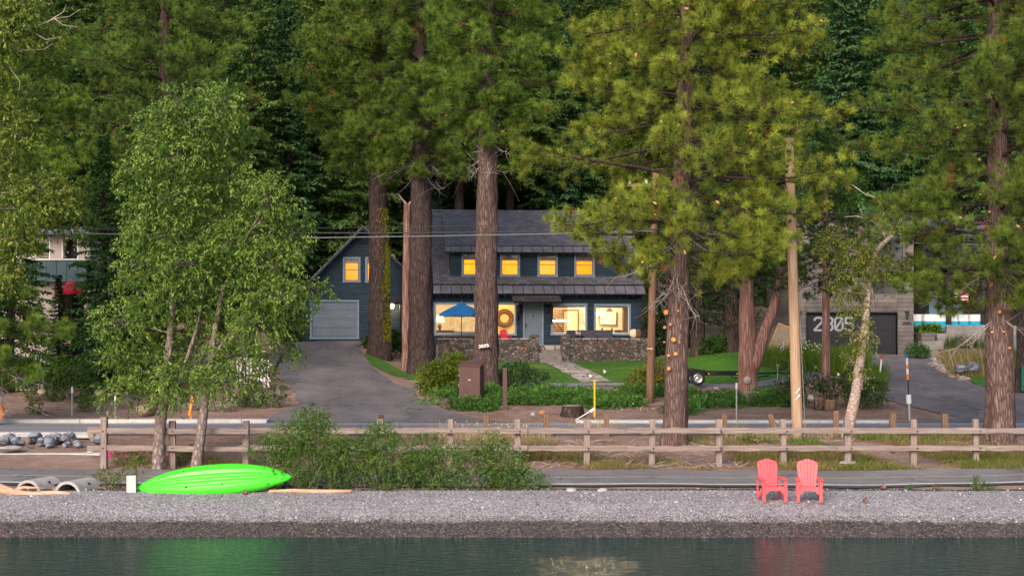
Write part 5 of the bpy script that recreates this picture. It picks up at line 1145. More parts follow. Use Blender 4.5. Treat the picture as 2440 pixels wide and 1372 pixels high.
for k in range(len(xs_) - 1):
    a, b = xs_[k] - 18, xs_[k + 1] + 14
    for (py, h) in ((1025, .155), (1066, .15)):
        Ya, Yb = fy(a), fy(b); rr = rail(PX(a, Ya), PX(b, Yb), (Ya + Yb) / 2 - 38.5 - .125 - (k % 2) * .005 - (0 if k % 2 else .072), PZ(py + g.uniform(-1, 1), Ya), PZ(py + g.uniform(-1, 1), Yb), h, k + py)
bolt = MB().lathe([(0, -.012), (.022, -.012), (.026, 0), (.0, .003)], sides=8).xf(Matrix.Rotation(R(90), 4, 'X')); bo = None
for px, h in FX[:-1]:
    for py in (1026, 1066):
        if bo is None: o = bo = bolt.obj("bolt", M['black'], fe)
        else: o = bo.copy(); C.objects.link(o); o.parent = fe
        o.location = (PX(px + 4, fy(px)), fy(px) - 38.5 - .245, PZ(py, fy(px)))
# utility poles and cables
def pole(px0, px1, Y, r, top_py, mat, label, extra=None):
    x = PX(px0, Y); z = hz(x, Y) - .2; o = empty("utility_pole", (x, Y, z), label, "pole"); zt = PZ(top_py, Y) - z; lean = (PX(px1, Y) - x)
    P = [(lean * t, 0, zt * t) for t in np.linspace(0, 1, 12)]; MB().tube(P, list(np.linspace(r, r * .82, 12)), 18).obj("shaft", mat, o, True)
    return o, zt, lean
p1, zt1, ln1 = pole(1548, 1562, 58, .17, 395, M['polewood'], "old brown utility pole left of the pine with sawn branch stubs")
MB().box(-1.2 + ln1, 1.2 + ln1, -.25, -.13, zt1 - .9, zt1 - .78).obj("crossarm", M['polewood'], p1)
for a in (-1.1, -.4, .4, 1.1): MB().lathe([(.03, 0), (.07, .04), (.04, .1), (.06, .14), (0, .17)], a + ln1, -.19, zt1 - .78, 8).obj("insulator", M['whitepaint'], p1)
MB().box(-.12, .12, -.19, -.17, PZ(832, 58) - p1.location.z, PZ(829, 58) - p1.location.z).obj("tag_plate", M['yellowline'], p1)
p2, zt2, ln2 = pole(1901, 1880, 42.6, .17, 330, M['newpole'], "new pale timber pole behind the fence left of the coral chairs' far side")
p2["label"] = "pale new timber pole leaning slightly behind the fence above the coral chairs"
MB().tube([(.22, .02, 0), (.20, .0, 1.2), (.14 + ln2 * .4, 0, zt2 * .5)], .012, 6).obj("conduit", M['metal'], p2)
for z_ in (941, 956): MB().tube([(-.15, -.10, PZ(z_, 42.5) - p2.location.z), (-.02, -.19, PZ(z_ - 6, 42.5) - p2.location.z + .06), (.02, -.18, PZ(z_ - 8, 42.5) - p2.location.z + .1)], .02, 6).obj("white_strap", M['whitepaint'], p2)
M['cable'] = plain("cable", (.15, .165, .18), .6); M['cable_dark'] = plain("dark_cable", (.03, .03, .035), .6)
for pts, r, mt, lab in [([(-300, 545), (150, 555), (640, 567), (730, 567), (1000, 563), (1330, 557), (1550, 550), (1700, 558), (1970, 572), (2200, 580), (2700, 590)], .022, 'cable', "pale lowest overhead cable across the garage gable"),
                        ([(-300, 535), (150, 544), (400, 550), (725, 555), (1000, 555), (1330, 551), (1550, 546), (1970, 563), (2200, 572), (2700, 585)], .026, 'cable_dark', "dark thick overhead cable just above the pale one"),
                        ([(-300, 530), (400, 545), (725, 544), (1000, 540), (1330, 536), (1550, 530), (1970, 556), (2700, 570)], .012, 'cable_dark', "thin uppermost overhead wire in front of the roof")]:
    xx = np.linspace(-300, 2700, 60); q = [(PX(x, 57.8), 57.8, PZ(float(np.interp(x, [p[0] for p in pts], [p[1] for p in pts])), 57.8)) for x in xx]
    tag(MB().tube(q, r, 6).obj("overhead_cable", M[mt], smooth=True), lab, "cable", "overhead cables")
# short timber posts along the road
for px, py0, py1, tl, lab in [(1160, 1018, 989, 0, "short brown timber post near the fence left of the dry grass gap"), (1302, 1018, 987, 0, "short brown post below the tree stump"), (1445, 1018, 985, 0, "short brown post right of the yellow marker post"),
                              (1725, 1016, 986, 0, "short brown post just right of the sawn branch pine"), (1856, 1012, 982, -.35, "short post tilted to the left beside the pale pole"), (1992, 1014, 978, 0, "short brown post left of the broken birch foot"),
                              (2125, 1014, 984, .04, "short brown post between the birch and the striped snow stake"), (2251, 1015, 985, 0, "short brown post between the striped stake and the right hand pine"), (905, 1016, 988, .05, "grey short post behind the willow shrubs")]:
    Y = 44.4; x = PX(px, Y); z = hz(x, Y) - .1; hgt = PZ(py1, Y) - z; o = MB().box(-.085, .085, -.085, .085, 0, hgt).obj("short_post", M['stubwood'], bevel=.012)
    o.location = (x, Y, z); o.rotation_euler = (0, tl, g.normal() * .1); tag(o, lab, "post", "short timber posts along the road")
# stakes
def stake(px, py0, py1, Y, segs, r, label, lean=0, square=False, name="marker_stake"):
    x = PX(px, Y); z = hz(x, Y) - .05; o = empty(name, (x, Y, z), label, "stake"); H_ = PZ(py1, Y) - z
    for (t0, t1, mt, rs, nm) in segs:
        m = MB(); a, b = t0 * H_, t1 * H_; rr = r * rs
        if square: m.box(-rr + lean * t0, rr + lean * t0, -rr, rr, a, b)
        else: m.tube([(lean * t0, 0, a), (lean * t1, 0, b)], rr, 8)
        m.obj(nm, M[mt], o)
    return o
M['yellow'] = plain("yellow_plastic", (.72, .42, .01), .5); M['orange'] = plain("orange_flagging", (.85, .22, .01), .6); M['redpaint'] = plain("red_paint", (.5, .03, .03), .5); M['cabinet'] = noisy("brown_painted_metal", [(.3, (.085, .042, .040)), (.7, (.12, .062, .058))], 2, rough=.55, bump=.05)
stake(172, 1000, 921, 51.2 + 2.2, [(0, .8, 'metal', 1, "rod"), (.8, 1, 'whitepaint', 1.15, "reflector")], .035, "grey metal marker stake left of the small bright shrub")
stake(275, 1005, 942, 52.6, [(0, .8, 'metal', 1, "rod"), (.8, 1, 'whitepaint', 1.15, "reflector")], .035, "grey metal marker stake right of the small bright shrub")
stake(1755, 1005, 912, 52.6, [(0, .85, 'metal', 1, "rod"), (.85, 1, 'whitepaint', 1.2, "reflector")], .035, "thin grey stake standing before the forked cedar")
stake(280, 940, 830, 60, [(0, .6, 'metal', .8, "rod"), (.6, .72, 'orange', 1, "band"), (.72, 1, 'umb', .8, "tip")], .03, "tall blue and orange tipped stake before the left white fence")
stake(2095, 905, 847, 64, [(0, .86, 'whitepaint', 1, "rod"), (.86, 1, 'redpaint', 1.5, "tip")], .04, "white snow stake with a red tip at the driveway edge", .12)
stake(2168, 1005, 843, 52.4, [(0, .27, 'metal', 1.6, "sleeve"), (.27, .40, 'whitepaint', 2.4, "reflector"), (.40, .62, 'black', .7, "rod"), (.62, .70, 'orange', 1.1, "band"), (.70, .78, 'whitepaint', 1.1, "band"), (.78, .84, 'orange', 1.1, "band"), (.84, .94, 'whitepaint', 1.1, "band"), (.94, 1, 'umb', 1.2, "tip")], .04, "tall striped snow stake with a white reflector and blue tip", -.12)
stake(1417, 990, 906, 54, [(0, 1, 'yellow', 1, "tube"), (.99, 1.02, 'yellow', .6, "cap")], .042, "yellow plastic marker post before the green ground cover")
stake(1203, 980, 876, 56, [(0, 1, 'cabinet', 1, "timber")], .085, "thin brown square post right of the brown metal cabinet", square=True, name="wooden_post")
o = stake(455, 1012, 958, 52.6, [(0, 1, 'orange', .8, "lath")], .03, "orange survey stake with hanging flagging tape", square=True)
m = MB(); [m.quad((.02 * i - .1, -.05, .25 + .1 * i), (.02 * i - .02, -.06, .2 + .1 * i), (.10, -.04, .9), (.02, -.03, .95)) for i in range(4)]; m.obj("flagging_tape", M['orange'], o)
o = stake(3, 1000, 968, 52.8, [(0, .9, 'orange', 1.6, "cone_body"), (.9, 1, 'orange', 1.0, "top")], .08, "orange marker at the left edge of the photo on the bank", name="orange_marker")
# fallen white marker and its leaning rod
o = empty("fallen_marker", (PX(1405, 52.8), 52.8, hz(PX(1405, 52.8), 52.8)), "fallen white topped marker lying against the yellow post", "stake"); MB().tube([(-.55, 0, .0), (.05, 0, .36)], .03, 6).obj("rod", M['metal'], o); MB().tube([(.02, 0, .34), (.2, 0, .46)], .06, 6).obj("reflector", M['whitepaint'], o)
# cabinet
x = PX(1124, 57.5); z = hz(x, 57.5); o = empty("metal_cabinet", (x, 57.5, z), "brown painted metal bear proof cabinet with sloping lid", "cabinet", rz=R(-14)); Hc = PZ(866, 57.5) - z
MB().box(-.45, .45, -.35, .35, .08, Hc - .06).obj("body", M['cabinet'], o, bevel=.01)
m = MB(); yb = [(-.40, Hc - .10), (.38, Hc + .08), (.38, Hc + .12), (-.40, Hc - .06)]; m.v = [(s_ * .5, a, b) for s_ in (-1, 1) for a, b in yb]; m.f = [(0, 1, 2, 3), (7, 6, 5, 4)] + [(i, i + 4, (i + 1) % 4 + 4, (i + 1) % 4) for i in range(4)]; m.obj("lid", M['cabinet'], o)
MB().box(-.455, -.45, -.3, .3, .15, Hc - .2).obj("side_door", M['cabinet'], o); MB().box(-.06, .06, -.365, -.352, Hc * .6, Hc * .6 + .05).obj("worn_mark", M['metal'], o)
for z_ in (.3, .8, 1.2): MB().box(-.475, -.456, -.33, -.29, z_, z_ + .09).obj("hinge", M['metal'], o)
# number plate on the giant pine
M['signbrown'] = plain("sign_wood", (.10, .055, .04), .8)
o = empty("house_number_sign", (PX(1153, 61.7), 61.78, PZ(824, 61.8)), "small wooden plate with white numbers 2825 nailed to the giant pine", "sign"); o.rotation_euler = (0, R(-8), 0)
MB().box(-.27, .27, 0, .03, -.075, .075).obj("plate", M['signbrown'], o); digits(MB(), "2825", -.215, -.055, .115, .03, -.012, 0, 1.0).obj("number", M['whitepaint'], o)
# stump, logs, rocks
x = PX(1363, 54); z = hz(x, 54); o = empty("tree_stump", (x, 54, z), "old grey sawn tree stump on the bank below the lawn", "stump"); trunk_mesh("body", [(0, 0, -.1), (0, 0, .22), (0, 0, .42)], [.42, .38, .36], M['bark_dark'], o, g, 18, .06, .08); MB().lathe([(0, .0), (.35, .0), (.36, -.03)], 0, 0, .435, 16).obj("cut_face", M['deadgrey'], o)
for px, r, mt, lab, Y in [(1953, .30, 'deadgrey', "grey upright log round left of the cedar foot", 55.6), (1978, .28, 'scar', "orange yellow log round right of the grey one", 55.2)]:
    x = PX(px, Y); o = empty("log_round", (x, Y, hz(x, Y)), lab, "log", "log rounds at the cedar foot"); MB().cyl(0, 0, -.05, .42, r * .8, 16).obj("bark", M['bark'] if mt == 'deadgrey' else M['stubwood'], o, True)
    MB().lathe([(0, 0), (r * .78, 0), (r * .8, -.02)], 0, 0, .425, 16).obj("cut_face", M[mt], o)
x = PX(1790, 58); z = hz(x, 58); o = empty("wooden_crate", (x, 58, z), "weathered low wooden tree box at the foot of the forked cedar", "crate"); MB().box(-.32, .32, -.03, .03, 0, .5).obj("front_board", M['rail'], o); frame(MB(), -.28, .28, .06, .46, .06, -.06, -.031).obj("frame", M['rail'], o); MB().box(-.32, -.26, .03, .6, 0, .48).obj("side_board", M['rail'], o)
M['rock_blue'] = stonemat("blue_grey_rock", (.11, .13, .17), (.17, .19, .24), (.24, .26, .31), 1.2, red=False); M['rock_tan'] = noisy("tan_rock", [(.3, (.20, .14, .11)), (.7, (.36, .28, .23))], 4, bump=.5); M['rock_white'] = noisy("pale_rock", [(.3, (.30, .28, .265)), (.7, (.46, .44, .42))], 4, bump=.6)
def rock(px, py, Y, w_, h_, mt, label, group=None, name="rock"):
    x = PX(px, Y); z = PZ(py, Y); V = []; bm_ = bpy.data.meshes.new(name)
    import bmesh; b = bmesh.new(); bmesh.ops.create_icosphere(b, subdivisions=3, radius=1); dirs = rdir(g, 7); ds = g.uniform(.55, .9, 7)
    for v in b.verts:
        c = np.array(v.co)
        for d, k in zip(dirs, ds):
            e = c @ d - k
            if e > 0: c = c - d * e * .9
        c = c * (1 + .04 * math.sin(c[0] * 9 + px) * math.cos(c[2] * 7)); v.co = (c[0] * w_ / 2, c[1] * w_ * .42, c[2] * h_ / 2)
    b.to_mesh(bm_); b.free(); bm_.materials.append(M[mt]); o = link(name, bm_); o.location = (x, Y, z + h_ * .28); o.rotation_euler = (0, 0, g.uniform(0, 6)); return tag(o, label, "rock", group)
RK = [(8, 1056, .45, .3, 'rock_blue'), (22, 1052, .42, .4, 'rock_blue'), (45, 1057, .5, .3, 'rock_blue'), (62, 1056, .34, .32, 'rock_tan'), (84, 1051, .5, .38, 'rock_blue'), (100, 1060, .4, .3, 'rock_blue'), (120, 1058, .5, .42, 'rock_blue'), (141, 1052, .46, .38, 'rock_blue'), (163, 1052, .5, .42, 'rock_blue'), (160, 1064, .3, .2, 'rock_blue'), (185, 1064, .36, .26, 'rock_blue'), (73, 1066, .2, .14, 'rock_blue'), (120, 1066, .32, .2, 'rock_blue'), (235, 1052, .5, .26, 'rock_blue'), (222, 1046, .36, .26, 'rock_tan')]
for px, py, w_, h_, mt in RK: rock(px, py, 42.0 - (py - 1052) * .05, w_, h_, mt, "blue grey riprap boulder in the pile beside the road at left" if mt == 'rock_blue' else ("tan boulder among the blue grey ones, left of the pile" if px < 100 else "tan boulder partly behind the first fence post"), "riprap boulders by the road" if mt == 'rock_blue' else None, "boulder")
for px, py, Y, w_, h_, mt, lab in [(1362, 1172, 33.4, .34, .14, 'rock_white', "pale half buried stone on the gravel, left of a pair"), (1435, 1172, 33.4, .3, .14, 'rock_white', "pale half buried stone on the gravel, right of a pair"), (1270, 990, 53.2, .22, .18, 'rock_white', "white stone on the bank left of the stump"), (1292, 985, 53.5, .28, .16, 'scar', "orange stone on the bank left of the stump"),
                                   (1932, 952, 55.6, .36, .3, 'rock_white', "pale grey stone left of the log rounds"), (238, 945, 56, .5, .4, 'rock_tan', "grey brown rock between the shrubs at left"), (350, 985, 53.5, .9, .5, 'rock_tan', "large brown rock behind the tallest leafy tree trunk"), (1706, 930, 59, .3, .22, 'rock_tan', "tan rock left of the forked cedar"), (1690, 932, 59, .36, .22, 'rock_tan', "second tan rock, farther from the forked cedar"),
                                   (2022, 1106, 38.3, .5, .14, 'rock_white', "flat white stone at the foot of the fence post"), (100, 940, 57, .5, .3, 'rock_tan', "brown rock by the left loose shrub"), (2290, 884, 64.8, .75, .5, 'rock_blue', "grey boulder in the dry grass, the one nearer the driveway"), (2318, 882, 65.0, .85, .55, 'rock_blue', "larger grey boulder in the dry grass beside the big pine"), (215, 1080, 39.6, .2, .12, 'rock_white', "small white stone on the concrete edging at left"), (25, 1070, 40.5, .8, .16, 'rock_white', "flat pale slab below the blue boulders")]: rock(px, py, Y, w_, h_, mt, lab)
for i in range(70):                                  # stones edging the right hand driveway
    t = i / 69; y = 72 - t * 8.2; px = float(np.interp(y, [62, 65.5, 69, 71.5, 73.6], [2335, 2268, 2228, 2238, 2190])) + g.uniform(-14, 14); x = PX(px, y)
    o = rock(px, 800, y, g.uniform(.22, .5), g.uniform(.1, .2), 'rock_tan' if i % 3 else 'rock_white', "flat edging stone beside the right hand driveway", "edging stones of the right hand driveway", "edging_stone"); o.location.z = hz(x, y) + .03
# concrete edging slabs at left
for x0, x1, Y, z0, z1, lab in [(-60, 238, 40.2, 1080, 1101, "long pale concrete edging slab at the left below the boulders"), (-60, 235, 43.5, 1036, 1044, "upper pale concrete edging behind the boulders")]:
    m = MB().box(PX(x0, Y), PX(x1, Y), Y - .0, Y + .5, PZ(z1, Y), PZ(z0, Y + .5) if 0 else PZ(z0, Y)); tag(m.obj("concrete_edging", M['concrete'], bevel=.03), lab, "edging")
# culverts and driftwood
def culvert(px, Y, r, label):
    x = PX(px, Y); z = hz(x, Y); m = MB(); n = 16; 
    for i in range(n):
        a0, a1 = math.pi * i / n, math.pi * (i + 1) / n
        def q(rr, a, y): return (rr * math.cos(a), y, rr * math.sin(a) * .95)
        ri = r * .8
        m.quad(q(r, a0, 0), q(r, a1, 0), q(r, a1, 1.0), q(r, a0, 1.0)); m.quad(q(ri, a1, 0), q(ri, a0, 0), q(ri, a0, 1.0), q(ri, a1, 1.0)); m.quad(q(ri, a0, 0), q(ri, a1, 0), q(r, a1, 0), q(r, a0, 0))
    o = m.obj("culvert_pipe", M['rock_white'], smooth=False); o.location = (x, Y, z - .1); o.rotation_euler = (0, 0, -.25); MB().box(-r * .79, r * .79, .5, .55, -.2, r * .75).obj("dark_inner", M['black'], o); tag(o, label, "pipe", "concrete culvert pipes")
culvert(160, 33.4, .36, "larger half buried concrete culvert pipe right of the driftwood trunk's tip"); culvert(66, 33.7, .34, "smaller broken concrete culvert pipe behind the driftwood trunk")
x = PX(60, 33); o = empty("driftwood_log", (x, 33, hz(x, 33)), "thick pale driftwood trunk lying on the beach at left", "driftwood")
M['drift'] = woodmat("driftwood", (.50, .31, .21), (.72, .52, .40), 3, (.5, 5, 5))
pts = [(-40, 1148), (0, 1160), (30, 1172), (80, 1176), (130, 1172), (172, 1172)]; MB().tube([(PX(a, 33) - x, -.1 * (i % 2), PZ(b, 33) - o.location.z - .02) for i, (a, b) in enumerate(pts)], [.11, .13, .11, .08, .07, .03], 10).obj("trunk", M['drift'], o, True)
MB().tube([(PX(40, 33) - x, 0, .10), (PX(60, 33) - x, -.1, .16), (PX(110, 33) - x, -.1, .14)], [.05, .04, .01], 8).obj("branch", M['drift'], o, True)
x = PX(740, 33.2); o = MB().tube([(-1, 0, .03), (-.4, .02, .045), (.3, -.01, .03), (.98, 0, .04)], [.035, .05, .05, .04], 8).obj("driftwood_plank", M['drift'], smooth=True); o.location = (x, 33.2, hz(x, 33.2)); tag(o, "long thin pale driftwood board in front of the willow shrubs", "driftwood")
M['bareboard'] = noisy("bare_board", [(.3, (.50, .42, .38)), (.7, (.62, .54, .50))], 6, bump=.1)
x = PX(313, 33.2); o = MB().box(-.11, .11, -.02, .02, -.03, .40).obj("board", M['bareboard'], bevel=.005); o.location = (x, 33.2, hz(x, 33.2)); o.rotation_euler = (R(-6), R(-2), 0); tag(o, "small pale upright board at the left tip of the green kayak", "board")
# kayak
def kayak():
    Y = 33.35; ya, yb = 322, 696; x0, x1 = PX(ya, Y), PX(yb, Y); Lk = x1 - x0; z0 = hz((x0 + x1) / 2, Y)
    root = empty("kayak", ((x0 + x1) / 2, Y, z0 + .27), "bright green kayak turned over on its side against the shrubs", "kayak")
    n, k = 64, 84; m = MB(); tilt = R(58)
    for i in range(n + 1):
        t = -1 + 2 * i / n; tt = abs(t + .06) ; b = .40 * max(0.0, 1 - min(1, abs(t)) ** 2.3) ** .80 + .012; d = .24 * max(0, 1 - abs(t) ** 3) + .02
        rock_ = .10 * t * t
        for j in range(k):
            a = 2 * math.pi * j / k; cy = math.cos(a); cz = math.sin(a)
            y = b * cy; z = d * (abs(cz) ** .75) * (1 if cz > 0 else -.55)
            if cz > 0:
                for rg, am in ((0, .034), (.42, .024), (-.42, .024)): z += am * math.exp(-((cy - rg) / .07) ** 2) * (1 - t * t)
                for rg in (.19, -.19): z -= .03 * math.exp(-((cy - rg) / .06) ** 2) * (1 - t * t)
            m.v.append((t * Lk / 2, y, z - rock_))
    for i in range(n):
        for j in range(k): a = i * k + j; b = i * k + (j + 1) % k; m.f.append((a, a + k, b + k, b))
    m.f.append(tuple(range(k))); m.f.append(tuple(n * k + k - 1 - j for j in range(k)))
    RM = Matrix.Rotation(R(-4.2), 4, 'Y') @ Matrix.Rotation(tilt, 4, 'X')
    m.xf(RM); h = m.obj("hull", M['kayak'], root, True)
    for sx, sy in ((-.18, .2), (.05, .22), (-.16, -.22), (.07, -.22), (.3, .0)):
        s_ = MB().lathe([(0, .0), (.022, .0), (.022, -.03)], sides=10); s_.xf(RM @ Matrix.Translation((sx * Lk, sy, .24 * (1 - abs(2 * sx) ** 3) * .93 + .014))); s_.obj("scupper_hole", M['black'], root)
    s_ = MB().tube([(-.05, 0, .25), (.05, 0, .28)], .006, 5)
    return root
M['kayak'] = plain("lime_green_plastic", (.06, .70, .025), .36, spec=.5); kayak()
# adirondack chairs
def adirondack(name, mat, label, loc, rz, group=None):
    root = empty(name, loc, label, "chair", group, rz); root.scale = (.86, .9, .95); lean = R(20)
    Mb = Matrix.Translation((0, .12, .33)) @ Matrix.Rotation(-lean, 4, 'X')
    n = 6; zb, zt = 0, .70; m = MB()
    for i in range(n):
        c = (i - (n - 1) / 2) / ((n - 1) / 2); w0, w1 = .205, .285; hw0, hw1 = w0 / n * .86, w1 / n * .90
        x0 = c * (w0 - w0 / n); x1 = c * (w1 - w1 / n); top = zt * (1 - .16 * c * c)
        pts = [(x0 - hw0, zb), (x0 + hw0, zb), (x1 + hw1, top - .035), (x1 + hw1 * .7, top), (x1 - hw1 * .7, top), (x1 - hw1, top - .035)]
        pts = [(a, b + (.0 if k < 2 else (-.03 * c * (1 if k in (2, 3) else -1)))) for k, (a, b) in enumerate(pts)]
        sl_ = MB().prism(pts, -.012, .012).xf(Mb); sl_.obj("back_slat", M[mat], root, bevel=.004)
    br = MB(); br.prism([(-.26, .30), (.26, .30), (.26, .36), (-.26, .36)], .014, .035); br.prism([(-.2, .02), (.2, .02), (.2, .08), (-.2, .08)], .014, .035); br.prism([(-.30, .60), (.30, .60), (.18, .66), (-.18, .66)], .014, .03); br.xf(Mb); br.obj("back_brace", M[mat], root)
    for i in range(5):
        y0 = -.34 + i * .10; zz = .365 - i * .022; MB().box(-.25, .25, y0, y0 + .088, zz - .02, zz).obj("seat_slat", M[mat], root, bevel=.006)
    m = MB().prism([(-.255, .37), (-.255, .20), (-.20, .20), (-.16, .275), (.16, .275), (.20, .20), (.255, .20), (.255, .37)], -.372, -.345); m.obj("apron", M[mat], root)
    for s_ in (-1, 1):
        m = MB(); m.prism([(s_ * .255, 0), (s_ * .33, 0), (s_ * .34, .30), (s_ * .335, .53), (s_ * .275, .53), (s_ * .258, .3)], -.40, -.345); m.obj("front_leg", M[mat], root, bevel=.008)
        m = MB(); pts = [(-.36, .36), (.30, .05), (.30, 0), (.24, 0), (-.36, .26)]; m.v = [(s_ * .262, a, b) for a, b in pts] + [(s_ * .295, a, b) for a, b in pts]; m.f = [(0, 1, 2, 3, 4), (9, 8, 7, 6, 5)] + [(i, i + 5, (i + 1) % 5 + 5, (i + 1) % 5) for i in range(5)]; m.obj("rear_leg", M[mat], root, bevel=.006)
        m = MB(); pts = [(s_ * .24, -.44), (s_ * .27, -.47), (s_ * .36, -.46), (s_ * .385, -.38), (s_ * .35, .05), (s_ * .33, .26), (s_ * .27, .26), (s_ * .25, -.1)]
        m.v = [(a, b, .53 + (.0)) for a, b in pts] + [(a, b, .558) for a, b in pts]; kk = len(pts); m.f = [tuple(range(kk)), tuple(2 * kk - 1 - i for i in range(kk))] + [(i, i + kk, (i + 1) % kk + kk, (i + 1) % kk) for i in range(kk)]; m.obj("armrest", M[mat], root, bevel=.012)
        MB().box(s_ * .30 - .02, s_ * .30 + .02, .18, .22, .12, .53).obj("arm_support", M[mat], root)
    return root
x = PX(1836, 32.0); adirondack("adirondack_chair", 'coral', "coral adirondack chair on the gravel, the one with its right arm turned forward, farther from the frame edge", (x, 32.0, hz(x, 32)), R(6), "coral chairs on the beach")
C.objects[-1]; cs = [o for o in C.objects if o.name == "adirondack_chair"][0]; cs["label"] = "left coral adirondack chair on the gravel beach, angled to the right"
x = PX(1926, 32.0); c2 = adirondack("adirondack_chair", 'coral', "right coral adirondack chair on the gravel beach, angled to the left", (x, 32.0, hz(x, 32)), R(-7), "coral chairs on the beach")
p = hw(1197, -1.6); adirondack("adirondack_chair", 'redplastic', "crimson adirondack chair on the patio behind the stone wall", (p.x, p.y, PZ0 - .02), R(10) + HR)
# boat trailer
TY = 65.3; tx = PX(1657, TY); tz = hz(tx, TY) + .03; tr = empty("boat_trailer", (tx, TY, tz), "empty black boat trailer parked on the lane before the lawn", "trailer")
def Tx(px): return PX(px, TY) - tx
def Tz(py): return PZ(py, TY) - tz
M['tyre'] = plain("tyre_rubber", (.015, .015, .016), .8); M['chrome'] = plain("chrome", (.6, .6, .62), .25, .9); M['gloss_black'] = plain("gloss_black", (.008, .009, .012), .25)
for yy, sd_ in ((-.85, -1), (.85, 1)):
    w_ = MB().lathe([(.20, -.09), (.30, -.10), (.325, -.06), (.325, .06), (.30, .10), (.20, .09)], sides=28).xf(Matrix.Translation((0, yy, .33)) @ Matrix.Rotation(R(90), 4, 'X')).obj("tyre", M['tyre'], tr, True)
    MB().lathe([(0, .075), (.05, .08), (.06, .05), (.14, .045), (.17, .085), (.205, .095), (.205, -.05), (.0, -.05)], sides=20).xf(Matrix.Translation((0, yy, .33)) @ Matrix.Rotation(R(90), 4, 'X')).obj("rim", M['chrome'], w_, True)
    m = MB(); pp = [(-.55, .62), (-.45, .70), (.25, .72), (.40, .60), (.46, .35)]
    for i in range(len(pp) - 1): a, b = pp[i], pp[i + 1]; m.prism([a, b, (b[0] + .02, b[1] + .03), (a[0], a[1] + .03)], yy - .14, yy + .14)
    m.obj("fender", M['gloss_black'], tr)
m = MB()
for yy in (-.6, .6):
    m.box(-2.4, Tx(1800), yy - .04, yy + .04, .46, .66); m.prism([(-2.4, .62), (-.2, .62), (.3, .66), (.0, .78), (-2.4, .80)], yy - .12, yy - .04)
m.obj("side_rail", M['gloss_black'], tr)
m = MB()
for xx in (-2.3, -1.0, .6, 1.9): m.box(xx - .04, xx + .04, -.56, .56, .48, .56)
m.obj("cross_member", M['gloss_black'], tr)
MB().tube([(Tx(1800), -.6, .56), (Tx(1860), 0, .58), (Tx(1912), 0, .56)], .045, 6).tube([(Tx(1800), .6, .56), (Tx(1860), 0, .58)], .045, 6).tube([(Tx(1735), -.6, .5), (Tx(1740), -.6, .36), (Tx(1790), -.5, .36), (Tx(1830), -.2, .45)], .03, 6).obj("tongue", M['gloss_black'], tr)
MB().tube([(Tx(1845), 0, .58), (Tx(1868), 0, .80), (Tx(1876), 0, .85), (Tx(1875), 0, 1.05), (Tx(1862), 0, 1.12)], .035, 6).lathe([(0, -.03), (.06, -.03), (.06, .03), (0, .03)], Tx(1864), 0, 1.12, 8).obj("winch_post", M['gloss_black'], tr)
MB().tube([(Tx(1851), -.12, .10), (Tx(1852), -.12, .95)], .022, 6).box(Tx(1848), Tx(1856), -.15, -.09, .92, .96).obj("jack", M['metal'], tr); MB().lathe([(0, -.04), (.10, -.04), (.10, .04), (0, .04)], sides=12).xf(Matrix.Translation((Tx(1846), -.12, .10)) @ Matrix.Rotation(R(90), 4, 'X')).obj("jack_wheel", M['tyre'], tr)
for px in (1684, 1752): MB().box(Tx(px) - .05, Tx(px) + .05, -.66, -.64, .53, .58).obj("marker_light", M['orange'], tr)
# yard flags
for px, py, Y, lab in [(1438, 886, 70, "white irrigation flag on the lawn right of the flagstone path"), (1404, 896, 68, "white flag at the foot of the flagstone path"), (1941, 876, 66.5, "white yard flag in the grass left of the two by the cedar"), (1995, 893, 64.5, "white yard flag in the grass nearest the birch")]:
    x = PX(px, Y); z = hz(x, Y); o = empty("yard_flag", (x, Y, z), lab, "flag", "white yard flags"); hh = max(.25, PZ(py - 6, Y) - z); MB().tube([(0, 0, 0), (0, 0, hh)], .006, 4).obj("wire", M['metal'], o); MB().prism([(0, hh), (.14, hh - .10), (.02, hh - .2)], -.004, .004).obj("flag", M['whitepaint'], o)
# white picket fences at left
M['picket2'] = noisy("weathered_grey_boards", [(.3, (.26, .23, .22)), (.7, (.38, .35, .34))], 3, bump=0)
M['picket'] = noisy("weathered_white_paint", [(.3, (.52, .47, .46)), (.7, (.70, .66, .64))], 3, bump=0)
def picket(px0, px1, Y0, Y1, t0, label, step=.16):
    xa, xb = PX(px0, Y0), PX(px1, Y1); o = empty("picket_fence", (xa, Y0, 0), label, "fence"); n = int(math.hypot(xb - xa, Y1 - Y0) / step); an = math.atan2(Y1 - Y0, xb - xa); m = MB()
    for i in range(n):
        t = i / n; x = (xb - xa) * t; y = (Y1 - Y0) * t; z = hz(xa + x, Y0 + y); Mx = Matrix.Translation((x, y, 0)) @ Matrix.Rotation(an, 4, 'Z'); m.box(-.06, .06, -.01, .01, z + .05, z + t0 * g.uniform(.97, 1.03), Mx)
    m.obj("pickets", M['picket' if px0 != 205 else 'picket2'], o); m = MB()
    for h_ in (.35, t0 - .3):
        za, zb_ = hz(xa, Y0) + h_, hz(xb, Y1) + h_; m.tube([(0, .05, za), (xb - xa, Y1 - Y0 + .05, zb_)], .035, 4)
    m.obj("rails", M['picket'], o)
picket(30, 110, 60, 60.5, 1.3, "white picket fence section at far left behind the loose shrub"); picket(205, 330, 61, 62, 1.4, "weathered board fence section left of the leafy trees"); picket(565, 648, 62, 61, 1.35, "white picket fence ending at the driveway", .2)
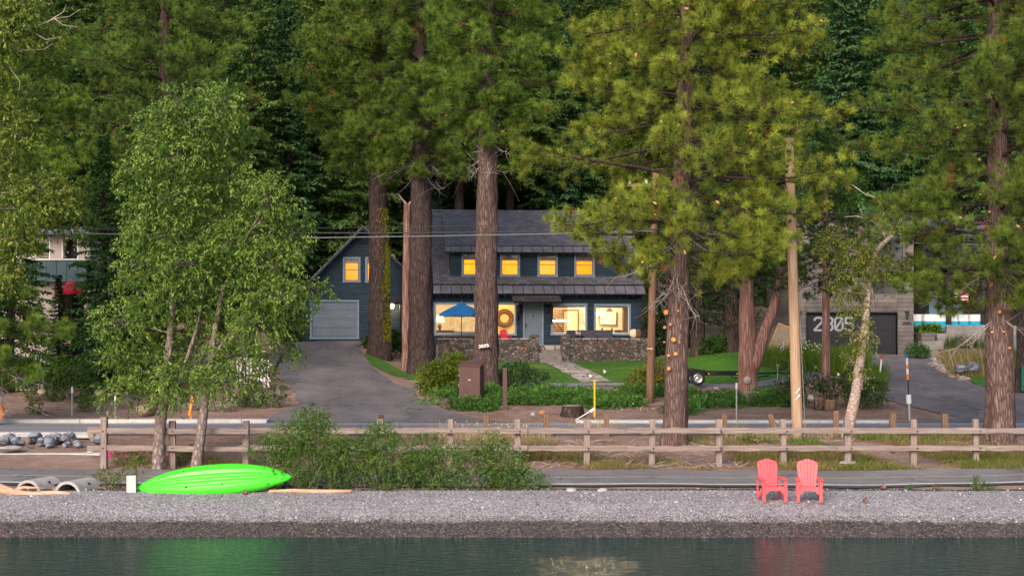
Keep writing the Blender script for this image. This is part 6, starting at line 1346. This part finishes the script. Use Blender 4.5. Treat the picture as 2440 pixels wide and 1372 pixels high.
# parked car and green bin on the right edge
x = PX(2432, 70); z = hz(x, 70); car = empty("parked_car", (x + .72, 70.5, z), "silver parked car half hidden at the right edge behind the big pine", "car", rz=R(20))
M['carpaint'] = plain("silver_car_paint", (.45, .47, .50), .25, .4)
m = MB(); side = [(-2.2, .35), (2.2, .35), (2.25, .85), (1.2, .98), (.55, 1.42), (-1.3, 1.45), (-2.1, 1.0), (-2.25, .7)]
m.v = [(-.9 if s_ < 0 else .9, a, b) for s_ in (-1, 1) for a, b in side]; kk = 8; m.f = [tuple(range(kk)), tuple(2 * kk - 1 - i for i in range(kk))] + [(i, i + kk, (i + 1) % kk + kk, (i + 1) % kk) for i in range(kk)]; m.obj("body", M['carpaint'], car, True, bevel=.08)
MB().box(-.75, .75, -2.16, -2.12, .95, .97).obj("trim", M['chrome'], car); MB().quad((-.78, -2.08, 1.03), (.78, -2.08, 1.03), (.7, -1.4, 1.42), (-.7, -1.4, 1.42)).xf(Matrix.Translation((0, -.03, .03))).obj("windscreen", M['gloss_black'], car); MB().box(-.8, .8, -2.30, -2.23, .40, .66).obj("grille", M['gloss_black'], car)
for s_ in (-1, 1):
    MB().box(s_ * .7 - .16, s_ * .7 + .16, -2.29, -2.2, .70, .82).obj("headlight", M['whitepaint'], car, bevel=.02)
    for yy in (-1.4, 1.4): w_ = MB().lathe([(.0, -.1), (.30, -.11), (.34, -.07), (.34, .07), (.30, .11), (0, .1)], sides=20).xf(Matrix.Translation((s_ * .85, yy, .34)) @ Matrix.Rotation(R(90), 4, 'Y')).obj("wheel", M['tyre'], car, True)
x = PX(2446, 60); z = hz(x, 60); o = empty("green_bin", (x, 60, z), "dark green bin at the right edge of the photo", "bin"); MB().box(-.36, .36, -.4, .4, .05, 1.05).obj("body", plain("green_plastic", (.004, .09, .065), .5), o, bevel=.03); MB().prism([(-.38, 1.05), (.38, 1.05), (.38, 1.2), (0, 1.25), (-.32, 1.12)], -.42, .42).obj("lid", plain("green_plastic_lid", (.005, .11, .08), .5), o)
# manhole-like pale patch is part of the asphalt; pine cones on the ground
cm = MB().lathe([(0, 0), (.05, .02), (.075, .05), (.06, .09), (.02, .13), (0, .14)], sides=9); cp_ = None
for px, Y, lab in [(583, 32.9, "brown pine cone on the gravel below the green kayak"), (2106, 33.6, "brown pine cone at the gravel edge right of the coral chairs"), (2058, 31.8, "dark pine cone on the open gravel right of the coral chairs"), (2128, 40.5, "pine cone on the ground between two right hand fence posts"), (2250, 39.8, "pine cone on the litter near the right hand pine"), (2072, 39.6, "pine cone on the ground behind the fence near the birch")]:
    if cp_ is None: o = cp_ = cm.obj("pine_cone", M['bark_red'], smooth=False)
    else: o = cp_.copy(); C.objects.link(o)
    x = PX(px, Y); o.location = (x, Y, hz(x, Y)); o.rotation_euler = (0, g.uniform(-.8, .8), 0); tag(o, lab, "pine cone", "pine cones on the ground")

# ---------------------------------------------------------------- ground cover (nobody could count it)
def blades(name, pts, h, wd, c1, c2, per, mat='grass', spread=.12, lean=.35, heads=None):
    """pts (n,2) clump centres; h per clump"""
    n = len(pts) * per; P = np.repeat(pts, per, 0) + g.normal(size=(n, 2)) * spread; hh = np.repeat(np.broadcast_to(h, (len(pts),)) * g.uniform(.4, 1.25, len(pts)), per) * g.uniform(.5, 1.15, n)
    z = HT(P[:, 0], P[:, 1]); b = np.stack([P[:, 0], P[:, 1], z], 1); d = g.normal(size=(n, 2)) * lean; e = b + np.stack([d[:, 0] * hh, d[:, 1] * hh, hh], 1)
    a = g.uniform(0, 6.28, n); s = np.stack([np.cos(a), np.sin(a), a * 0], 1) * wd / 2; md = b * .45 + e * .55; md[:, 2] += hh * .06
    V = np.stack([b - s, b + s, md + s * .8, e, md - s * .8], 1).reshape(-1, 3); i = np.arange(n)[:, None] * 5; T = np.concatenate([i + [0, 1, 2], i + [0, 2, 4], i + [4, 2, 3]], 0)
    mx = np.repeat(g.beta(1.2, 1.2, (len(pts), 1)), per, 0) * .7 + g.uniform(size=(n, 1)) * .3; c = np.array(c1) * (1 - mx) + np.array(c2) * mx; c = c * g.uniform(.75, 1.25, (n, 1))
    o = soup(name, V, T, np.repeat(np.clip(c, 0, 1), 5, 0), M[mat]); return tag(o, kind="stuff")
def area(n, px0, px1, y0, y1, fn=None):
    y = g.uniform(y0, y1, n); px = g.uniform(px0, px1, n); x = (px - 1220) / F * y; P = np.stack([x, y], 1)
    if fn is not None: P = P[fn(px, y)]
    return P
def patchy(th, sc=.45, ph=0): return lambda px, y: (np.sin(px * .013 * sc * 2.2 + y * .7 + ph) + np.sin(px * .031 * sc * 2 + ph * 2 + y * 1.3) * .7 + g.normal(size=len(px)) * .5) > th
def cover(name, pts, r, hh, dens, Lf, c1, c2, ww=.35, hang=-.5):
    parts = []
    for x, y in pts:
        rr = r * g.uniform(.6, 1.4); h_ = hh * g.uniform(.5, 1.5); b = g.uniform(.6, 1.35); V, T, c, q, td = leafset(g, (x, y, hz(x, y) + h_ * .35), np.array([rr, rr, h_]), int(dens * rr * rr * 10) + 4, 8, Lf, np.array(c1) * b, np.array(c2) * b, hang, .2, ww)
        V[:, 2] = np.maximum(V[:, 2], HT(V[:, 0], V[:, 1]) + .01); parts.append((V, T, c))
    V, T, c = cat(parts); return tag(soup(name, V, T, c, M['leaf']), kind="stuff")
cover("ground_cover", np.concatenate([area(300, 1010, 1560, 57.4, 60.9, patchy(-.5)), area(22, 1090, 1180, 55.8, 57), area(26, 1400, 1520, 56, 57.6, patchy(-.3))]), .40, .26, 22, .11, (.04, .12, .022), (.13, .27, .045))
cover("ground_cover", np.concatenate([area(70, 1640, 1760, 56.0, 59.2, patchy(-.6)), area(60, 1790, 1900, 56.6, 60, patchy(-.6)), area(14, 1560, 1640, 60, 62.5), area(30, 1980, 2100, 56, 60, patchy(0)), area(10, 1600, 1660, 54.2, 55.5)]), .40, .26, 22, .11, (.04, .12, .022), (.12, .26, .045))
blades("tall_grass", area(2600, 1800, 2062, 64.5, 71.5, lambda px, y: y > 71 - (px - 1760) * .025), .75, .028, (.06, .14, .012), (.19, .27, .03), 12, spread=.15, lean=.22)
blades("tall_grass", area(900, 2030, 2100, 60, 66), .55, .028, (.06, .14, .02), (.16, .22, .03), 10, spread=.15, lean=.25)
blades("dry_grass", area(1600, 2240, 2360, 64.8, 71.5, lambda px, y: px > 2245 + (71 - y) * 6), .55, .022, (.14, .15, .03), (.46, .34, .17), 12, spread=.15, lean=.3)
blades("ornamental_grass", area(320, 2258, 2345, 72.2, 73.2), .95, .03, (.03, .09, .02), (.13, .16, .04), 16, spread=.15, lean=.22)
blades("ornamental_grass", area(300, 2345, 2440, 66, 72), .7, .03, (.05, .12, .02), (.16, .22, .04), 14, spread=.15, lean=.25)
blades("dry_grass", np.concatenate([area(2200, 1750, 2440, 37.4, 41, patchy(-.2)), area(1500, 1240, 1750, 37.5, 41.5, patchy(.5)), area(1200, 260, 1240, 37.4, 41.5, patchy(.2)), area(900, 1240, 2440, 41, 44.6, patchy(.4))]), .20, .010, (.10, .13, .02), (.34, .25, .10), 14, spread=.10, lean=.45)
blades("green_weeds", np.concatenate([area(420, 2030, 2440, 37.4, 39.2, patchy(.2)), area(260, 1880, 2010, 40, 43.5, patchy(0)), area(200, 2000, 2440, 42.8, 44.3, patchy(.4))]), .22, .014, (.05, .12, .015), (.16, .22, .03), 14, spread=.12, lean=.4)
blades("dry_stalks", np.concatenate([area(420, 620, 1320, 42.5, 44.8, patchy(.0)), area(40, 1360, 1480, 44, 52.4, patchy(.2)), area(50, 1740, 1990, 43.5, 44.8)]), .50, .010, (.30, .24, .10), (.58, .46, .26), 11, spread=.14, lean=.25)
blades("dry_grass", area(120, 1240, 1310, 38.8, 40.5), .38, .012, (.13, .12, .04), (.33, .25, .11), 20, spread=.10, lean=.4)
blades("pine_litter", np.concatenate([area(9000, 1240, 2440, 37.1, 44, patchy(-.3)), area(2500, 240, 1240, 37.3, 44), area(2500, 0, 2440, 52.5, 57)]), .035, .012, (.22, .10, .045), (.50, .30, .16), 8, spread=.2, lean=4.0)
blades("lawn_blades", np.concatenate([area(9000, 1180, 1960, 66.8, 74, lambda px, y: ~((px > 1290 + (79 - y) * 7.8) & (px < 1356 + (79 - y) * 8.6)))]), .06, .03, (.04, .13, .010), (.10, .22, .02), 7, spread=.14, lean=.5)
# daisies and pale flower heads
def heads(name, pts, zoff, r, colr):
    n = len(pts); z = HT(pts[:, 0], pts[:, 1]) + zoff * g.uniform(.7, 1.1, n); c = np.stack([pts[:, 0], pts[:, 1], z], 1); V, T = [], []
    a = np.linspace(0, 2 * np.pi, 7)[:-1]; tl = g.normal(size=(n, 2)) * .3
    ring = np.stack([np.cos(a), np.sin(a) * .4 , np.sin(a)], 1) * r
    V = np.concatenate([c[:, None, :], c[:, None, :] + ring[None] + np.array([0, -.01, 0])], 1).reshape(-1, 3); T = []
    for k in range(6): T.append(np.stack([np.arange(n) * 7, np.arange(n) * 7 + 1 + k, np.arange(n) * 7 + 1 + (k + 1) % 6], 1))
    return tag(soup(name, V, np.concatenate(T), np.tile(colr, (len(V), 1)), M['grass']), kind="stuff")
heads("daisy_heads", area(60, 1855, 1965, 68.5, 71), .9, .028, (.85, .85, .80)); heads("yarrow_heads", np.concatenate([area(110, 680, 1320, 42.5, 44.6, patchy(.1)), area(16, 1460, 1560, 52.6, 54)]), .48, .022, (.60, .48, .30)); heads("pink_flowers", area(26, 255, 470, 38.4, 39.4), .32, .05, (.62, .03, .22))
def pebbles(name, pts, r0, r1, cols):
    n = len(pts); r = g.uniform(r0, r1, n)[:, None]; z = HT(pts[:, 0], pts[:, 1])[:, None]; c = np.concatenate([pts, z + r * .25], 1)
    O = np.array([[1, 0, 0], [0, 1, 0], [-1, 0, 0], [0, -1, 0], [0, 0, .7], [0, 0, -.6]]); V = c[:, None, :] + (O[None] + g.normal(size=(n, 6, 3)) * .22) * r[:, :, None] * g.uniform(.7, 1.5, (n, 1, 3))
    T = []; i = np.arange(n)[:, None] * 6
    for a, b in ((0, 1), (1, 2), (2, 3), (3, 0)): T += [i + [a, b, 4], i + [b, a, 5]]
    cc = np.array(cols)[g.integers(0, len(cols), n)] * g.uniform(.6, 1.3, (n, 1)); return tag(soup(name, V.reshape(-1, 3), np.concatenate(T), np.repeat(np.clip(cc, 0, 1), 6, 0), M['stonecol']), kind="stuff")
M['stonecol'] = leafmat("pebble_stone", 0, .7, .3)
pebbles("pebbles", area(16000, -20, 2460, 30.5, 33.7), .006, .016, [(.36, .34, .35), (.24, .225, .235), (.46, .44, .44), (.30, .25, .24), (.17, .16, .17)])
pebbles("wet_pebbles", area(14000, -20, 2460, 29.45, 30.75), .006, .016, [(.06, .05, .05), (.10, .085, .08), (.03, .03, .032), (.22, .16, .12), (.14, .12, .12)])
pebbles("pebbles", area(500, -20, 2460, 30.3, 33.9), .018, .04, [(.35, .33, .34), (.2, .19, .2), (.45, .42, .41)])
# dead twig litter behind the fence
m = MB()
for i in range(260):
    y = g.uniform(37.6, 43); px = g.uniform(1250, 1760) if i < 200 else g.uniform(1760, 2440); x = (px - 1220) / F * y; a = g.uniform(0, 3.14); L_ = g.uniform(.2, .9); zz = hz(x, y)
    m.tube([(x, y, zz + .02), (x + math.cos(a) * L_ * .5, y + math.sin(a) * L_ * .5 * .6, zz + g.uniform(.03, .16)), (x + math.cos(a + .3) * L_, y + math.sin(a + .3) * L_ * .6, zz + .03)], [.010, .008, .003], 4, False)
tag(m.obj("twig_litter", M['deadgrey']), kind="stuff")
